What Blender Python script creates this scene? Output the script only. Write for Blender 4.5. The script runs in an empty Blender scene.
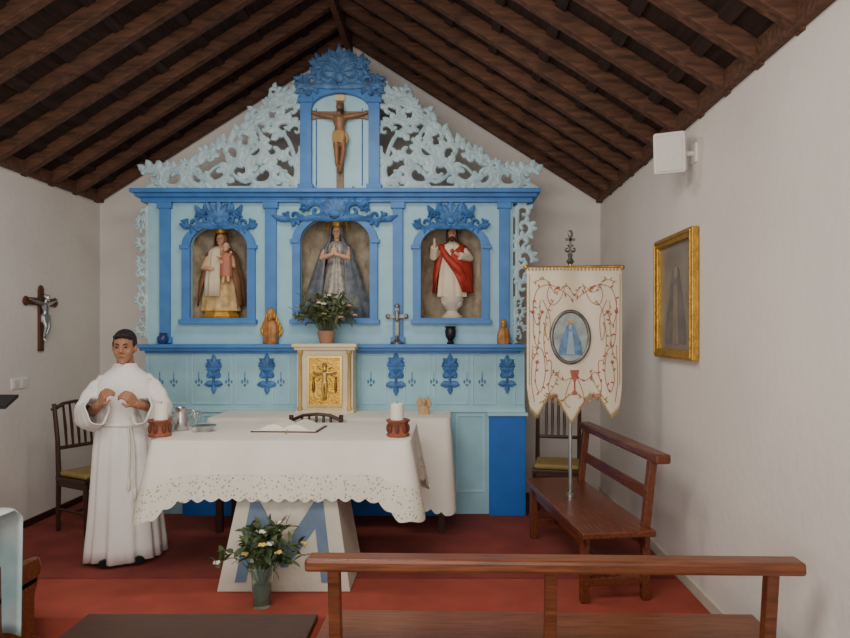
import bpy, bmesh, math, random
from mathutils import Vector, Matrix
R=random.Random(7)
SC=bpy.context.scene
COL=SC.collection
pi=math.pi
sin,cos=math.sin,math.cos
CX,CY,F=450.,332.,640.   # principal point / focal (px) measured from the photo
CAMZ=1.8
P0=0.15                  # altar platform level
def WX(px,d): return (px-CX)/F*d
def WZ(py,d): return CAMZ-(py-CY)/F*d

# ---------------------------------------------------------------- materials
def lin(c):
    c=c/255.
    return c/12.92 if c<=.04045 else ((c+.055)/1.055)**2.4
MATS={}
def mat(name,col,rough=.6,metal=0.,var=.12,scale=6,stretch=(1,1,1),bump=0.,bscale=40,spec=None,sheen=0,col2=None,detail=4):
    if name in MATS: return MATS[name]
    m=bpy.data.materials.new(name); m.use_nodes=True
    nt=m.node_tree; N=nt.nodes; L=nt.links
    b=N['Principled BSDF']
    c=[lin(v) for v in col]
    tc=N.new('ShaderNodeTexCoord'); mp=N.new('ShaderNodeMapping'); mp.inputs['Scale'].default_value=stretch
    L.new(tc.outputs['Object'],mp.inputs['Vector'])
    no=N.new('ShaderNodeTexNoise'); no.inputs['Scale'].default_value=scale; no.inputs['Detail'].default_value=detail
    L.new(mp.outputs['Vector'],no.inputs['Vector'])
    rp=N.new('ShaderNodeValToRGB')
    rp.color_ramp.elements[0].position=.3; rp.color_ramp.elements[1].position=.7
    if col2: c2=[lin(v) for v in col2]; a,bb=c,c2
    else: a=[v*(1-var) for v in c]; bb=[min(1,v*(1+var)) for v in c]
    rp.color_ramp.elements[0].color=(*a,1); rp.color_ramp.elements[1].color=(*bb,1)
    L.new(no.outputs['Fac'],rp.inputs['Fac']); L.new(rp.outputs['Color'],b.inputs['Base Color'])
    b.inputs['Roughness'].default_value=rough; b.inputs['Metallic'].default_value=metal
    if spec is not None: b.inputs['Specular IOR Level'].default_value=spec
    if bump>0:
        n2=N.new('ShaderNodeTexNoise'); n2.inputs['Scale'].default_value=bscale; n2.inputs['Detail'].default_value=5
        L.new(mp.outputs['Vector'],n2.inputs['Vector'])
        bp=N.new('ShaderNodeBump'); bp.inputs['Strength'].default_value=bump; bp.inputs['Distance'].default_value=.02
        L.new(n2.outputs['Fac'],bp.inputs['Height']); L.new(bp.outputs['Normal'],b.inputs['Normal'])
    MATS[name]=m; return m
wall_m=mat('plaster',(230,222,214),.9,var=.06,scale=1.1,bump=.2,bscale=18)
turq=mat('turquoise_paint',(154,202,216),.5,var=.08,scale=5)
turq2=mat('turquoise_pale_paint',(174,214,226),.55,var=.07,scale=5)
lacep=mat('pale_openwork_paint',(184,210,216),.6,var=.18,scale=7)
blue=mat('blue_paint',(66,126,192),.45,var=.14,scale=6)
blue2=mat('blue_ornament_paint',(68,118,176),.5,var=.35,scale=14)
deepblue=mat('deep_blue_paint',(24,100,188),.5,var=.08)
stonew=mat('niche_plaster',(192,178,154),.8,col2=(146,130,110),scale=9,bump=1.,bscale=12)
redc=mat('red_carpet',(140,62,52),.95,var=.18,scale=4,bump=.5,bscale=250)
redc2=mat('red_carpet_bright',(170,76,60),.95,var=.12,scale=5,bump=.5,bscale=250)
woodr=mat('varnished_wood',(116,64,38),.3,var=.4,scale=5,stretch=(1,14,14),bump=.08,bscale=20)
woods=mat('varnished_dark_wood',(108,56,34),.25,var=.4,scale=5,stretch=(1,14,14),bump=.08,bscale=20)
woodd=mat('dark_wood',(62,34,22),.4,var=.3,scale=5,stretch=(2,10,10))
woodx=mat('cross_brown_wood',(92,54,36),.45,var=.3,scale=8)
raft=mat('rafter_wood',(92,60,42),.75,var=.5,scale=3,stretch=(2,12,12),bump=.25,bscale=10)
floorm=mat('floor_boards',(70,42,30),.5,var=.3,scale=3,stretch=(1,8,1))
white=mat('white_linen',(240,234,222),.85,var=.04,scale=4,bump=.15,bscale=120)
alb=mat('alb_cloth',(240,236,230),.85,var=.03,scale=4,bump=.12,bscale=80)
skin=mat('skin',(170,120,92),.55,var=.08,scale=12)
hairm=mat('black_hair',(34,29,28),.6,var=.4,scale=40,stretch=(1,1,.3),bump=.8,bscale=70)
gold=mat('gold_leaf',(206,160,70),.35,.75,var=.25,scale=20,bump=.3,bscale=60)
goldp=mat('gold_paint',(200,150,60),.4,.4,var=.25,scale=20)
silver=mat('silver',(190,190,190),.3,.9,var=.15,scale=20)
silverd=mat('tarnished_silver',(120,116,108),.4,.8,var=.3,scale=20)
concrete=mat('pale_stone',(206,200,184),.8,var=.08,scale=4,bump=.2,bscale=40)
creamm=mat('cream_paint',(222,208,176),.6,var=.1,scale=8)
terra=mat('terracotta',(140,80,56),.7,var=.2,scale=12,bump=.2)
wax=mat('wax',(244,238,218),.4,var=.03)
leafm=mat('leaf_green',(62,80,50),.6,col2=(116,122,88),scale=14)
leafd=mat('leaf_dark',(36,56,32),.6,col2=(82,98,54),scale=14)
stemm=mat('stem_green',(78,92,50),.6)
bred=mat('blossom_pink',(204,150,140),.6,var=.2,scale=20)
byel=mat('blossom_yellow',(222,190,96),.6,var=.2,scale=20)
bwhi=mat('blossom_white',(232,226,212),.6,var=.05,scale=20)
ivory=mat('carved_flesh',(214,166,134),.5,var=.08,scale=20)
woodflesh=mat('carved_brown_flesh',(140,98,66),.45,var=.25,scale=20)
bannerm=mat('banner_satin',(226,213,188),.55,var=.06,scale=4,bump=.1,bscale=50)
embr=mat('red_embroidery',(170,92,74),.6,var=.2,scale=30)
embg=mat('gold_embroidery',(172,140,84),.45,.3,var=.2,scale=30)
blackp=mat('black_plastic',(20,20,22),.4,var=.1)
speakw=mat('white_plastic',(240,236,230),.4,var=.02)
greyp=mat('speaker_grille',(220,216,208),.6,var=.05,scale=80)
cush=mat('olive_gold_upholstery',(150,128,78),.8,var=.15,scale=20)
mmark=mat('grey_blue_inlay',(104,124,146),.7,var=.12,scale=10)
def glass_mat():
    m=bpy.data.materials.new('clear_glass'); m.use_nodes=True
    b=m.node_tree.nodes['Principled BSDF']; b.inputs['Base Color'].default_value=(.75,.88,.8,1)
    b.inputs['Transmission Weight'].default_value=.92; b.inputs['Roughness'].default_value=.04; b.inputs['IOR'].default_value=1.35
    return m
glass=glass_mat()
def lace_mat():
    m=mat('lace',(234,226,208),.9,var=.03)
    nt=m.node_tree; N=nt.nodes; L=nt.links; b=N['Principled BSDF']
    tc=N.new('ShaderNodeTexCoord'); v=N.new('ShaderNodeTexVoronoi'); v.inputs['Scale'].default_value=42
    L.new(tc.outputs['Object'],v.inputs['Vector'])
    r=N.new('ShaderNodeValToRGB'); r.color_ramp.elements[0].position=.10; r.color_ramp.elements[0].color=(.25,.25,.25,1)
    r.color_ramp.elements[1].position=.36; r.color_ramp.elements[1].color=(1,1,1,1)
    L.new(v.outputs['Distance'],r.inputs['Fac']); L.new(r.outputs['Color'],b.inputs['Alpha'])
    return m
lace=lace_mat()
ceilm=mat('ceiling_boards',(52,34,26),.8,var=.45,scale=3,stretch=(10,1,10),bump=.2,bscale=8)

# ---------------------------------------------------------------- mesh builder
def catmull(pts,n=8):
    out=[]; P=[Vector(p) for p in pts]
    P=[P[0]*2-P[1]]+P+[P[-1]*2-P[-2]]
    for i in range(1,len(P)-2):
        a,b,c,d=P[i-1],P[i],P[i+1],P[i+2]
        for k in range(n):
            t=k/n
            out.append(.5*((2*b)+(c-a)*t+(2*a-5*b+4*c-d)*t*t+(3*b-a-3*c+d)*t**3))
    out.append(P[-2]); return out
class MB:
    def __init__(s,o=(0,0,0)):
        s.v=[];s.f=[];s.m=[];s.cur=0;s.o=Vector(o);s.T=None;s.warp=None
    def add(s,vs,fs):
        off=len(s.v)
        for p in vs:
            p=Vector(p)
            if s.T is not None: p=s.T@p
            if s.warp: p=s.warp(p)
            s.v.append(p-s.o)
        for f in fs: s.f.append([i+off for i in f]); s.m.append(s.cur)
    def box(s,x0,x1,y0,y1,z0,z1):
        s.add([(x0,y0,z0),(x1,y0,z0),(x1,y1,z0),(x0,y1,z0),(x0,y0,z1),(x1,y0,z1),(x1,y1,z1),(x0,y1,z1)],
              [(0,3,2,1),(4,5,6,7),(0,1,5,4),(1,2,6,5),(2,3,7,6),(3,0,4,7)])
    def loft(s,rings,cap=True,closed=True):
        n=len(rings[0]); vs=[p for r in rings for p in r]; fs=[]
        for i in range(len(rings)-1):
            for j in range(n if closed else n-1):
                k=(j+1)%n
                fs.append((i*n+j,i*n+k,(i+1)*n+k,(i+1)*n+j))
        if cap and closed:
            fs.append(tuple(range(n-1,-1,-1))); fs.append(tuple(range((len(rings)-1)*n,len(rings)*n)))
        s.add(vs,fs)
    def lathe(s,prof,cx=0,cy=0,cz=0,n=24,sx=1,sy=1,cap=True):
        s.loft([[(cx+r*sx*cos(2*pi*j/n),cy+r*sy*sin(2*pi*j/n),cz+z) for j in range(n)] for r,z in prof],cap)
    def tube(s,pts,rad,n=10,flat=1.,cap=True):
        P=[Vector(p) for p in pts]
        if not isinstance(rad,(list,tuple)): rad=[rad]*len(P)
        rings=[]; up=None
        for i,p in enumerate(P):
            t=(P[min(i+1,len(P)-1)]-P[max(i-1,0)]).normalized()
            if up is None:
                up=Vector((0,0,1)) if abs(t.z)<.9 else Vector((0,1,0))
            a=t.cross(up)
            if a.length<1e-5: a=t.orthogonal()
            a.normalize(); b=a.cross(t).normalized(); up=b
            rings.append([p+(a*cos(2*pi*j/n)+b*sin(2*pi*j/n)*flat)*rad[i] for j in range(n)])
        s.loft(rings,cap)
    def ell(s,c,r,nu=16,nv=10,T=None):
        c=Vector(c); vs=[];fs=[]
        if not isinstance(r,(list,tuple)): r=(r,r,r)
        vs.append(c+Vector((0,0,r[2])))
        for i in range(1,nv):
            a=pi*i/nv
            for j in range(nu):
                b=2*pi*j/nu
                vs.append(c+Vector((r[0]*sin(a)*cos(b),r[1]*sin(a)*sin(b),r[2]*cos(a))))
        vs.append(c-Vector((0,0,r[2])))
        for j in range(nu): fs.append((0,1+j,1+(j+1)%nu))
        for i in range(nv-2):
            for j in range(nu):
                k=(j+1)%nu
                fs.append((1+i*nu+j,1+(i+1)*nu+j,1+(i+1)*nu+k,1+i*nu+k))
        l=len(vs)-1; o=1+(nv-2)*nu
        for j in range(nu): fs.append((l,o+(j+1)%nu,o+j))
        s.add(vs,fs)
    def prism(s,poly,y0,y1):
        n=len(poly)
        s.add([(x,y0,z) for x,z in poly]+[(x,y1,z) for x,z in poly],
              [tuple(range(n)),tuple(range(2*n-1,n-1,-1))]+[(i,(i+1)%n,n+(i+1)%n,n+i) for i in range(n)])
    def ribbon(s,pts,ws,y,t):
        """flat carved strip in the XZ plane; back on y, crest at y-t"""
        n=len(pts); vs=[];fs=[]
        for i in range(n):
            a=Vector(pts[max(i-1,0)]);b=Vector(pts[min(i+1,n-1)]);d=(b-a)
            if d.length<1e-9:d=Vector((1,0))
            d.normalize(); nx,nz=-d[1],d[0]; x,z=pts[i][0],pts[i][1]; w=max(ws[i],.0006)
            vs+=[(x+nx*w,y,z+nz*w),(x+nx*w*.8,y-t*.6,z+nz*w*.8),(x,y-t,z),(x-nx*w*.8,y-t*.6,z-nz*w*.8),(x-nx*w,y,z-nz*w)]
        for i in range(n-1):
            for j in range(5):
                k=(j+1)%5; fs.append((i*5+j,i*5+k,(i+1)*5+k,(i+1)*5+j))
        fs.append((4,3,2,1,0)); fs.append(tuple(range((n-1)*5,n*5)))
        s.add(vs,fs)
    def plate(s,polys,y0,y1):
        cu=bpy.data.curves.new('t','CURVE'); cu.dimensions='2D'; cu.fill_mode='BOTH'; cu.extrude=abs(y1-y0)/2
        for poly in polys:
            sp=cu.splines.new('POLY'); sp.points.add(len(poly)-1); sp.use_cyclic_u=True
            for i,(x,z) in enumerate(poly): sp.points[i].co=(x,z,0,1)
        ob=bpy.data.objects.new('t',cu); COL.objects.link(ob)
        dg=bpy.context.evaluated_depsgraph_get(); me=bpy.data.meshes.new_from_object(ob.evaluated_get(dg))
        yc=(y0+y1)/2
        s.add([(v.co.x,yc+v.co.z,v.co.y) for v in me.vertices],[tuple(p.vertices) for p in me.polygons])
        bpy.data.objects.remove(ob); bpy.data.curves.remove(cu); bpy.data.meshes.remove(me)
def mkmesh(M,mats,smooth,weld=True):
    me=bpy.data.meshes.new('m')
    me.from_pydata([tuple(v) for v in M.v],[],M.f)
    for m in mats: me.materials.append(m)
    for p,mi in zip(me.polygons,M.m): p.material_index=min(mi,len(mats)-1)
    bm=bmesh.new(); bm.from_mesh(me)
    if weld: bmesh.ops.remove_doubles(bm,verts=bm.verts,dist=1e-5)
    bmesh.ops.recalc_face_normals(bm,faces=bm.faces)
    bm.to_mesh(me); bm.free()
    if smooth:
        me.polygons.foreach_set('use_smooth',[True]*len(me.polygons))
        me.update()
    return me
def part(M,name,mats,parent=None,smooth=False,bevel=0,solid=0,remesh=0,label=None,loc=None,sub=0):
    if not isinstance(mats,(list,tuple)): mats=[mats]
    me=mkmesh(M,mats,smooth)
    ob=bpy.data.objects.new(name,me); COL.objects.link(ob)
    if solid: md=ob.modifiers.new('s','SOLIDIFY'); md.thickness=solid; md.offset=0
    if bevel: md=ob.modifiers.new('b','BEVEL'); md.width=bevel; md.segments=2; md.limit_method='ANGLE'
    if sub: md=ob.modifiers.new('u','SUBSURF'); md.levels=sub; md.render_levels=sub
    if remesh:
        md=ob.modifiers.new('r','REMESH'); md.mode='VOXEL'; md.voxel_size=remesh; md.use_smooth_shade=True
        md=ob.modifiers.new('k','SMOOTH'); md.iterations=4; md.factor=.5
        dg=bpy.context.evaluated_depsgraph_get(); nm=bpy.data.meshes.new_from_object(ob.evaluated_get(dg))
        ob.modifiers.clear(); ob.data=nm
        nm.materials.clear()
        for m in mats: nm.materials.append(m)
        nm.polygons.foreach_set('use_smooth',[True]*len(nm.polygons))
    if smooth and not remesh:
        try:
            bpy.context.view_layer.objects.active=ob
            for o in bpy.context.selected_objects:o.select_set(False)
            ob.select_set(True); bpy.ops.object.shade_smooth_by_angle(angle=math.radians(50)); ob.select_set(False)
        except Exception as e: pass
    if parent: ob.parent=parent
    if loc is not None: ob.location=loc
    if label: ob['label']=label
    ob.name=name
    return ob
def thing(name,label,cat,loc=(0,0,0),rz=0,scale=1,group=None):
    e=bpy.data.objects.new(name,None); COL.objects.link(e); e.empty_display_size=.1
    e.location=loc; e.rotation_euler=(0,0,rz); e.scale=(scale,)*3
    e['label']=label; e['category']=cat
    if group: e['group']=group
    return e
def single(M,name,label,cat,mats,loc,**k):
    ob=part(M,name,mats,loc=loc,**k); ob['label']=label; ob['category']=cat; return ob
def structure(M,name,mats,**k):
    ob=part(M,name,mats,**k); ob['kind']='structure'; return ob
def dup(top,loc,rz=None,label=None):
    n=top.copy(); COL.objects.link(n); n.location=loc
    if rz is not None: n.rotation_euler=(0,0,rz)
    if label: n['label']=label
    def rec(a,b):
        for c in list(a.children):
            k=c.copy(); COL.objects.link(k); k.parent=b; rec(c,k)
    rec(top,n); return n

# ---------------------------------------------------------------- room
XL,XR,YB,YF=-3.61,1.55,6.6,-1.2
XM=-1.03; ZW=3.13
ZE=ZW+.10; ZR=4.87        # ceiling boards: eaves / ridge
SL=(ZR-ZE)/(XR-XM)
M=MB(); M.box(XR,XR+.2,YF,YB+.2,0,ZE+.03); structure(M,'wall_right',wall_m)
M=MB(); M.box(XL-.2,XL,YF,YB+.2,0,ZE+.03); structure(M,'wall_left',wall_m)
M=MB(); M.prism([(XL,0),(XR,0),(XR,ZE),(XM,ZR),(XL,ZE)],YB,YB+.2); structure(M,'wall_back',wall_m)
M=MB(); M.box(XL-.2,XR+.2,YF,YB+.2,-.15,0); structure(M,'floor',floorm)
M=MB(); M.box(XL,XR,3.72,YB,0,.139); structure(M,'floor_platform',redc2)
M=MB()
M.prism([(XM,ZR),(XR+.25,ZR-SL*(XR+.25-XM)),(XR+.25,ZR+.12-SL*(XR+.25-XM)),(XM,ZR+.12),(XL-.25,ZR+.12-SL*(XM-XL+.25)),(XL-.25,ZR-SL*(XM-XL+.25))],YF,YB+.2)
structure(M,'ceiling',ceilm)
n=0; dz=.115
y=6.52
while y>-.9:
    for sgn in (1,-1):
        n+=1
        xe=XR if sgn>0 else XL
        M=MB((0,y,0)); M.prism([(XM+.03*sgn,ZR-.02),(xe,ZE-.002),(xe,ZE-dz),(XM+.03*sgn,ZR-.02-dz)],y-.038,y+.038)
        structure(M,'trim_%d'%n,raft,bevel=.006,loc=(0,y,0))
    y-=.37
n+=1
M=MB(); M.box(XM-.03,XM+.03,YF,YB,ZR-.22,ZR-.04); structure(M,'trim_%d'%n,raft,bevel=.008)
for xa,xb in ((XR-.045,XR),(XL,XL+.045)):   # wall plates
    n+=1; M=MB(); M.box(xa,xb,YF,YB,ZW-.0,ZE+.01); structure(M,'trim_%d'%n,raft,bevel=.004)
for k in range(1,8):
    for sgn in (1,-1):
        n+=1; x=XM+sgn*k*.34; z=ZR-SL*k*.34
        M=MB(); M.prism([(x-.03,z+SL*.03*sgn),(x+.03,z-SL*.03*sgn),(x+.03,z-SL*.03*sgn-.028),(x-.03,z+SL*.03*sgn-.028)],YF,YB)
        structure(M,'trim_%d'%n,ceilm)
M=MB(); M.box(XR-.012,XR,YF,YB,.14,.21); structure(M,'baseboard_right',concrete)
M=MB(); M.box(XL,XL+.012,YF,YB,.14,.2); structure(M,'baseboard_left',woodd)
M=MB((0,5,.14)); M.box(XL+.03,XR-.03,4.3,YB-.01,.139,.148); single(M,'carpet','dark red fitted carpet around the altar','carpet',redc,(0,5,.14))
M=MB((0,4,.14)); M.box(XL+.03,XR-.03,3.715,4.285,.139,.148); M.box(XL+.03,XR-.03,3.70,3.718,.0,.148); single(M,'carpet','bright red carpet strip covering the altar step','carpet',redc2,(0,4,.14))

# ---------------------------------------------------------------- carved ornament helpers
FAT=1.
def leaf(M,x,z,ang,L,w,y,t=.012,bend=.6,n=7):
    pts=[];ws=[];a=ang
    for i in range(n+1):
        u=i/n; pts.append((x,z)); ws.append(FAT*w*(sin(pi*min(1,u*.92+.08))**.8)*(1 if u<.5 else 1.0-.15*(u-.5)))
        a=ang+bend*u; x+=L/n*cos(a); z+=L/n*sin(a)
    M.ribbon(pts,ws,y,t)
def scroll(M,x,z,ang,r,flip,y,t=.014,turns=1.25,wid=.2,leaves=5):
    pts=[];ws=[];n=22
    for i in range(n+1):
        u=i/n; rr=r*(1-.78*u); a=ang+flip*u*turns*2*pi
        pts.append((x+rr*cos(a),z+rr*sin(a))); ws.append(r*wid*(1-.45*u)*(.5+.5*min(1,u*6)))
    M.ribbon(pts,ws,y,t)
    M.ell((pts[-1][0],y-t*.3,pts[-1][1]),(r*.17,t,r*.17),8,6)
    for k in range(leaves):
        i=int(1+k*2.6); px,pz=pts[i]; a=ang+flip*(i/n)*turns*2*pi
        leaf(M,px,pz,a+flip*.7,r*.75,r*.2,y,t,bend=-flip*.9)
def fan(M,x,z,L,w,y,n=5,spread=1.1,ang=pi/2,t=.014):
    for i in range(n):
        u=(i/(n-1)-.5)*2
        leaf(M,x,z,ang-u*spread,L*(1-.35*abs(u)),w,y,t,bend=-u*.7)
def crest(M,cx,z,w,h,y,t=.02):
    fan(M,cx,z+h*.35,h*.65,w*.045,y,7,1.2,t=t)
    for s in (1,-1):
        M.T=Matrix.Translation((cx,0,0))@Matrix.Scale(s,4,(1,0,0))@Matrix.Translation((-cx,0,0))
        scroll(M,cx+w*.15,z+h*.38,pi*.1,h*.30,1,y,t,1.1,.3,5)
        scroll(M,cx+w*.33,z+h*.22,pi*.2,h*.25,-1,y,t,1.1,.3,5)
        scroll(M,cx+w*.25,z+h*.55,pi*.9,h*.15,1,y,t,1.1,.34,4)
        leaf(M,cx+w*.36,z+h*.12,-.1,w*.16,h*.07,y,t,.7)
        leaf(M,cx,z+h*.05,.3,w*.3,h*.08,y,t,-.6)
        leaf(M,cx,z+h*.08,.1,w*.42,h*.06,y,t,-.3)
        leaf(M,cx+w*.2,z+h*.5,.6,w*.17,h*.07,y,t,.6)
        leaf(M,cx+w*.1,z+h*.55,1.0,w*.17,h*.07,y,t,.6)
    M.T=None
    M.ell((cx,y-t*.4,z+h*.3),(w*.06,t,h*.14),12,8)
def sprig(M,cx,cz,h,y,t=.012):
    w=h*.5
    M.ribbon([(cx,cz-h*.5),(cx,cz+h*.3)],[h*.035]*2,y,t)
    fan(M,cx,cz+h*.18,h*.34,h*.085,y,5,1.1,t=t)
    for s in (1,-1):
        for k,zz in enumerate((-.28,-.06,.12)):
            leaf(M,cx,cz+h*zz,pi/2-s*1.25,w*(.5-.06*k),h*.09,y,t,s*1.5 if k%2 else -s*.7)
        scroll(M,cx+s*w*.25,cz-h*.02,pi/2,h*.1,s,y,t,1.,.34,3)
        scroll(M,cx+s*w*.2,cz+h*.22,pi/2,h*.08,-s,y,t,1.,.34,3)
    leaf(M,cx,cz-h*.3,-pi/2,h*.2,h*.07,y,t,.1)
def bellpend(M,cx,cz,h,y,t=.006):
    M.ribbon([(cx,cz+h*.5),(cx,cz)],[.003]*2,y,t)
    M.ell((cx,y,cz+h*.1),(h*.05,t,h*.12),8,6); M.ell((cx,y,cz-h*.15),(h*.07,t,h*.07),8,6)
    for s in(1,-1): M.ell((cx+s*h*.14,y,cz+h*.02),(h*.045,t,h*.1),8,6)
def arch(x0,x1,z0,z1,rise,n=20,inset=0):
    zs=z1-rise; xc=(x0+x1)/2; r=(x1-x0)/2-inset
    p=[(x0,z0),(x1,z0),(x1,zs)]
    for i in range(n+1):
        a=pi*i/n; p.append((xc+r*cos(a),zs+rise*sin(a)))
    p.append((x0,zs))
    q=[p[0]]
    for a in p[1:]:
        if (Vector(a)-Vector(q[-1])).length>1e-5: q.append(a)
    return q

# ---------------------------------------------------------------- altarpiece
YA=5.8
def AX(px): return WX(px,YA)
def AZ(py): return WZ(py,YA)
AO=(AX(340),YA,P0)
ALT=thing('altarpiece','tall turquoise and blue wooden altarpiece with niches and openwork','altarpiece',AO)
def am(): return MB(AO)
M=am(); M.box(AX(145),AX(486),YA,6.2,P0,AZ(349)); M.box(AX(486),AX(525),YA,6.2,P0,AZ(349))
part(M,'lower_body',turq,ALT,bevel=.004)
for a,b,zt_,zb_,q in [(a,b,354,404,.012) for a,b in ((148,188),(236,262),(272,290),(362,386),(404,430),(472,496),(514,524),(192,232),(434,468))]+[(152,198,414,492,.02),(202,288,414,492,.02),(362,450,414,492,.02),(456,485,414,492,.02)]:
    M=am(); z0,z1=AZ(zb_),AZ(zt_); x0,x1=AX(a),AX(b)
    M.plate([[(x0,z0),(x1,z0),(x1,z1),(x0,z1)],[(x0+q,z0+q),(x1-q,z0+q),(x1-q,z1-q),(x0+q,z1-q)]],YA-.009,YA)
    part(M,'panel_moulding',turq2,ALT,bevel=.002)
M=am(); M.box(AX(145),AX(525),YA-.02,YA,AZ(412),AZ(408)); part(M,'dado_rail',turq2,ALT,bevel=.002)
M=am(); M.box(AX(185),AX(450),YA-.06,YA,P0,AZ(495)); part(M,'plinth',deepblue,ALT,bevel=.004)
M=am(); M.box(AX(489),AX(525),YA-.06,YA,P0,AZ(415)); part(M,'cabinet_door',deepblue,ALT,bevel=.004)
M=am(); M.box(AX(487),AX(527),YA-.08,YA,AZ(415),AZ(412)); part(M,'cabinet_top',turq2,ALT,bevel=.003)
for px,h in ((214,36),(267,38),(396,40),(450,38),(507,36)):
    M=am(); sprig(M,AX(px),AZ(374),h*YA/F*1.05,YA-.006,.02); part(M,'leaf_applique',blue2,ALT)
for px in (160,174,199,229,245,281,371,412,434,467,482):
    M=am(); bellpend(M,AX(px),AZ(382),.18,YA-.006); part(M,'pendant_applique',mat('blue_grey_paint',(84,128,164),.6),ALT)
M=am(); M.box(AX(143),AX(524),YA-.15,YA+.3,AZ(347.5),AZ(344)); M.box(AX(145),AX(522),YA-.11,YA+.1,AZ(350.5),AZ(347.5)); M.box(AX(147),AX(520),YA-.05,YA+.1,AZ(353),AZ(350.5))
part(M,'shelf',blue,ALT,bevel=.004)
NI=[(191,248,226,318,.19),(301,370,217,318,.22),(421,481,226,318,.19)]
polys=[[(AX(148),AZ(344)),(AX(513),AZ(344)),(AX(513),AZ(197)),(AX(148),AZ(197))]]
for a,b,t,bt,ri in NI: polys.append(arch(AX(a),AX(b),AZ(bt),AZ(t),ri))
M=am(); M.plate(polys,YA,YA+.04)
M.box(AX(148),AX(148)+.03,YA+.04,6.2,AZ(344),AZ(197)); M.box(AX(513)-.03,AX(513),YA+.04,6.2,AZ(344),AZ(197))
M.box(AX(148),AX(513),6.17,6.2,AZ(344),AZ(197))
part(M,'middle_body',turq,ALT)
for a,b,t,bt,ri in NI:
    M=am(); x0,x1=AX(a)-.01,AX(b)+.01; xc=(x0+x1)/2; r=(x1-x0)/2; z0,z1=AZ(bt),AZ(t)+.02
    rings=[]
    for k in range(25):
        z=z0+(z1-z0)*k/24
        rings.append([(xc+r*cos(pi*j/30),YA+.04+.3*sin(pi*j/30)+.014*sin(j*2.1+k*.7)*sin(j*.9-k*1.3),z) for j in range(31)])
    M.loft(rings,closed=False)
    for z in (z0,z1): M.add([(xc+r*cos(pi*j/20),YA+.04+.3*sin(pi*j/20),z) for j in range(21)],[tuple(range(21))])
    part(M,'niche_lining',stonew,ALT,smooth=True)
for i,(a,b,t,bt,ri) in enumerate(NI):
    M=am(); e=8
    M.plate([arch(AX(a-e),AX(b+e),AZ(bt+4),AZ(t-4),ri+.02),arch(AX(a),AX(b),AZ(bt),AZ(t),ri)],YA-.035,YA)
    M.box(AX(a-e-2),AX(b+e+2),YA-.07,YA,AZ(bt+6),AZ(bt+1.5))
    zs=AZ(t)-ri
    M.box(AX(a-e-2),AX(a-1),YA-.05,YA,zs-.02,zs+.015); M.box(AX(b+1),AX(b+e+2),YA-.05,YA,zs-.02,zs+.015)
    part(M,'niche_frame',blue,ALT,bevel=.003)
    M=am(); FAT=1.5
    if i==1: crest(M,AX((a+b)/2),AZ(t+6),AX(397)-AX(275),.27,YA-.03,.03)
    else: crest(M,AX((a+b)/2),AZ(t+4),AX(256)-AX(180),.27,YA-.02,.03)
    FAT=1.
    part(M,'niche_crest',blue2,ALT)
for a,b in ((161,171),(266,277),(393,403),(499,509)):
    M=am()
    M.box(AX(a),AX(b),YA-.035,YA,AZ(343),AZ(203)); M.box(AX(a-2),AX(b+2),YA-.05,YA,AZ(343),AZ(337)); M.box(AX(a-2),AX(b+2),YA-.05,YA,AZ(209),AZ(203))
    part(M,'pilaster',blue,ALT,bevel=.003)
M=am(); M.box(AX(136),AX(539),YA-.13,6.2,AZ(195),AZ(191)); M.box(AX(139),AX(536),YA-.09,6.2,AZ(198.5),AZ(195)); M.box(AX(143),AX(532),YA-.05,6.1,AZ(203),AZ(198.5))
part(M,'cornice',blue,ALT,bevel=.004)
M=am(); M.plate([arch(AX(303),AX(378),AZ(191),AZ(80),.14),],YA+.02,YA+.06); part(M,'upper_panel',turq2,ALT)
M=am()
M.plate([arch(AX(301),AX(380),AZ(191),AZ(82),.16,inset=.0),arch(AX(312),AX(369),AZ(190.5),AZ(94),.14)],YA-.04,YA+.02)
for a,b in ((299,314),(367,382)):
    M.box(AX(a),AX(b),YA-.06,YA+.05,AZ(104),AZ(99)); M.box(AX(a),AX(b),YA-.06,YA+.05,AZ(191),AZ(185))
part(M,'upper_frame',blue,ALT,bevel=.004)
for a in (316,362):
    M=am(); M.ribbon([(AX(a),AZ(185)),(AX(a),AZ(108))],[.006]*2,YA+.02,.01); part(M,'upper_panel_bead',blue2,ALT)
M=am(); cxm=AX(340.5); FAT=1.25
crest(M,cxm,AZ(92),AX(384)-AX(297),.38,YA-.04,.035)
for s in (1,-1):
    scroll(M,cxm+s*.27,AZ(80),pi/2,.09,s,YA-.03,.03,1.1,.32,5); scroll(M,cxm+s*.15,AZ(70),pi/2,.09,-s,YA-.035,.03,1.1,.32,5)
    scroll(M,cxm+s*.33,AZ(90),pi/2,.06,-s,YA-.03,.03,1.1,.32,5)
    leaf(M,cxm+s*.05,AZ(66),pi/2-s*.6,.14,.03,YA-.04,.03,s*.7)
    leaf(M,cxm+s*.1,AZ(75),pi/2-s*.9,.2,.03,YA-.04,.03,s*.7)
fan(M,cxm,AZ(66),.17,.03,YA-.05,5,.8,t=.03)
FAT=1.
part(M,'top_crest',mat('slate_blue_ornament',(86,128,176),.5,var=.35,scale=14),ALT)
EL=[(154,178,13),(175,177,13),(197,175,14),(219,174,14),(241,172,15),(264,173,15),(287,174,14),
    (163,170,8),(208,158,11),(230,152,13),(252,150,13),(273,150,13),(291,152,11),
    (243,137,11),(262,128,13),(282,130,13),(257,113,10),(275,107,12),(291,110,11),(272,92,9),(288,90,11),(186,168,8),(296,130,8)]
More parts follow.
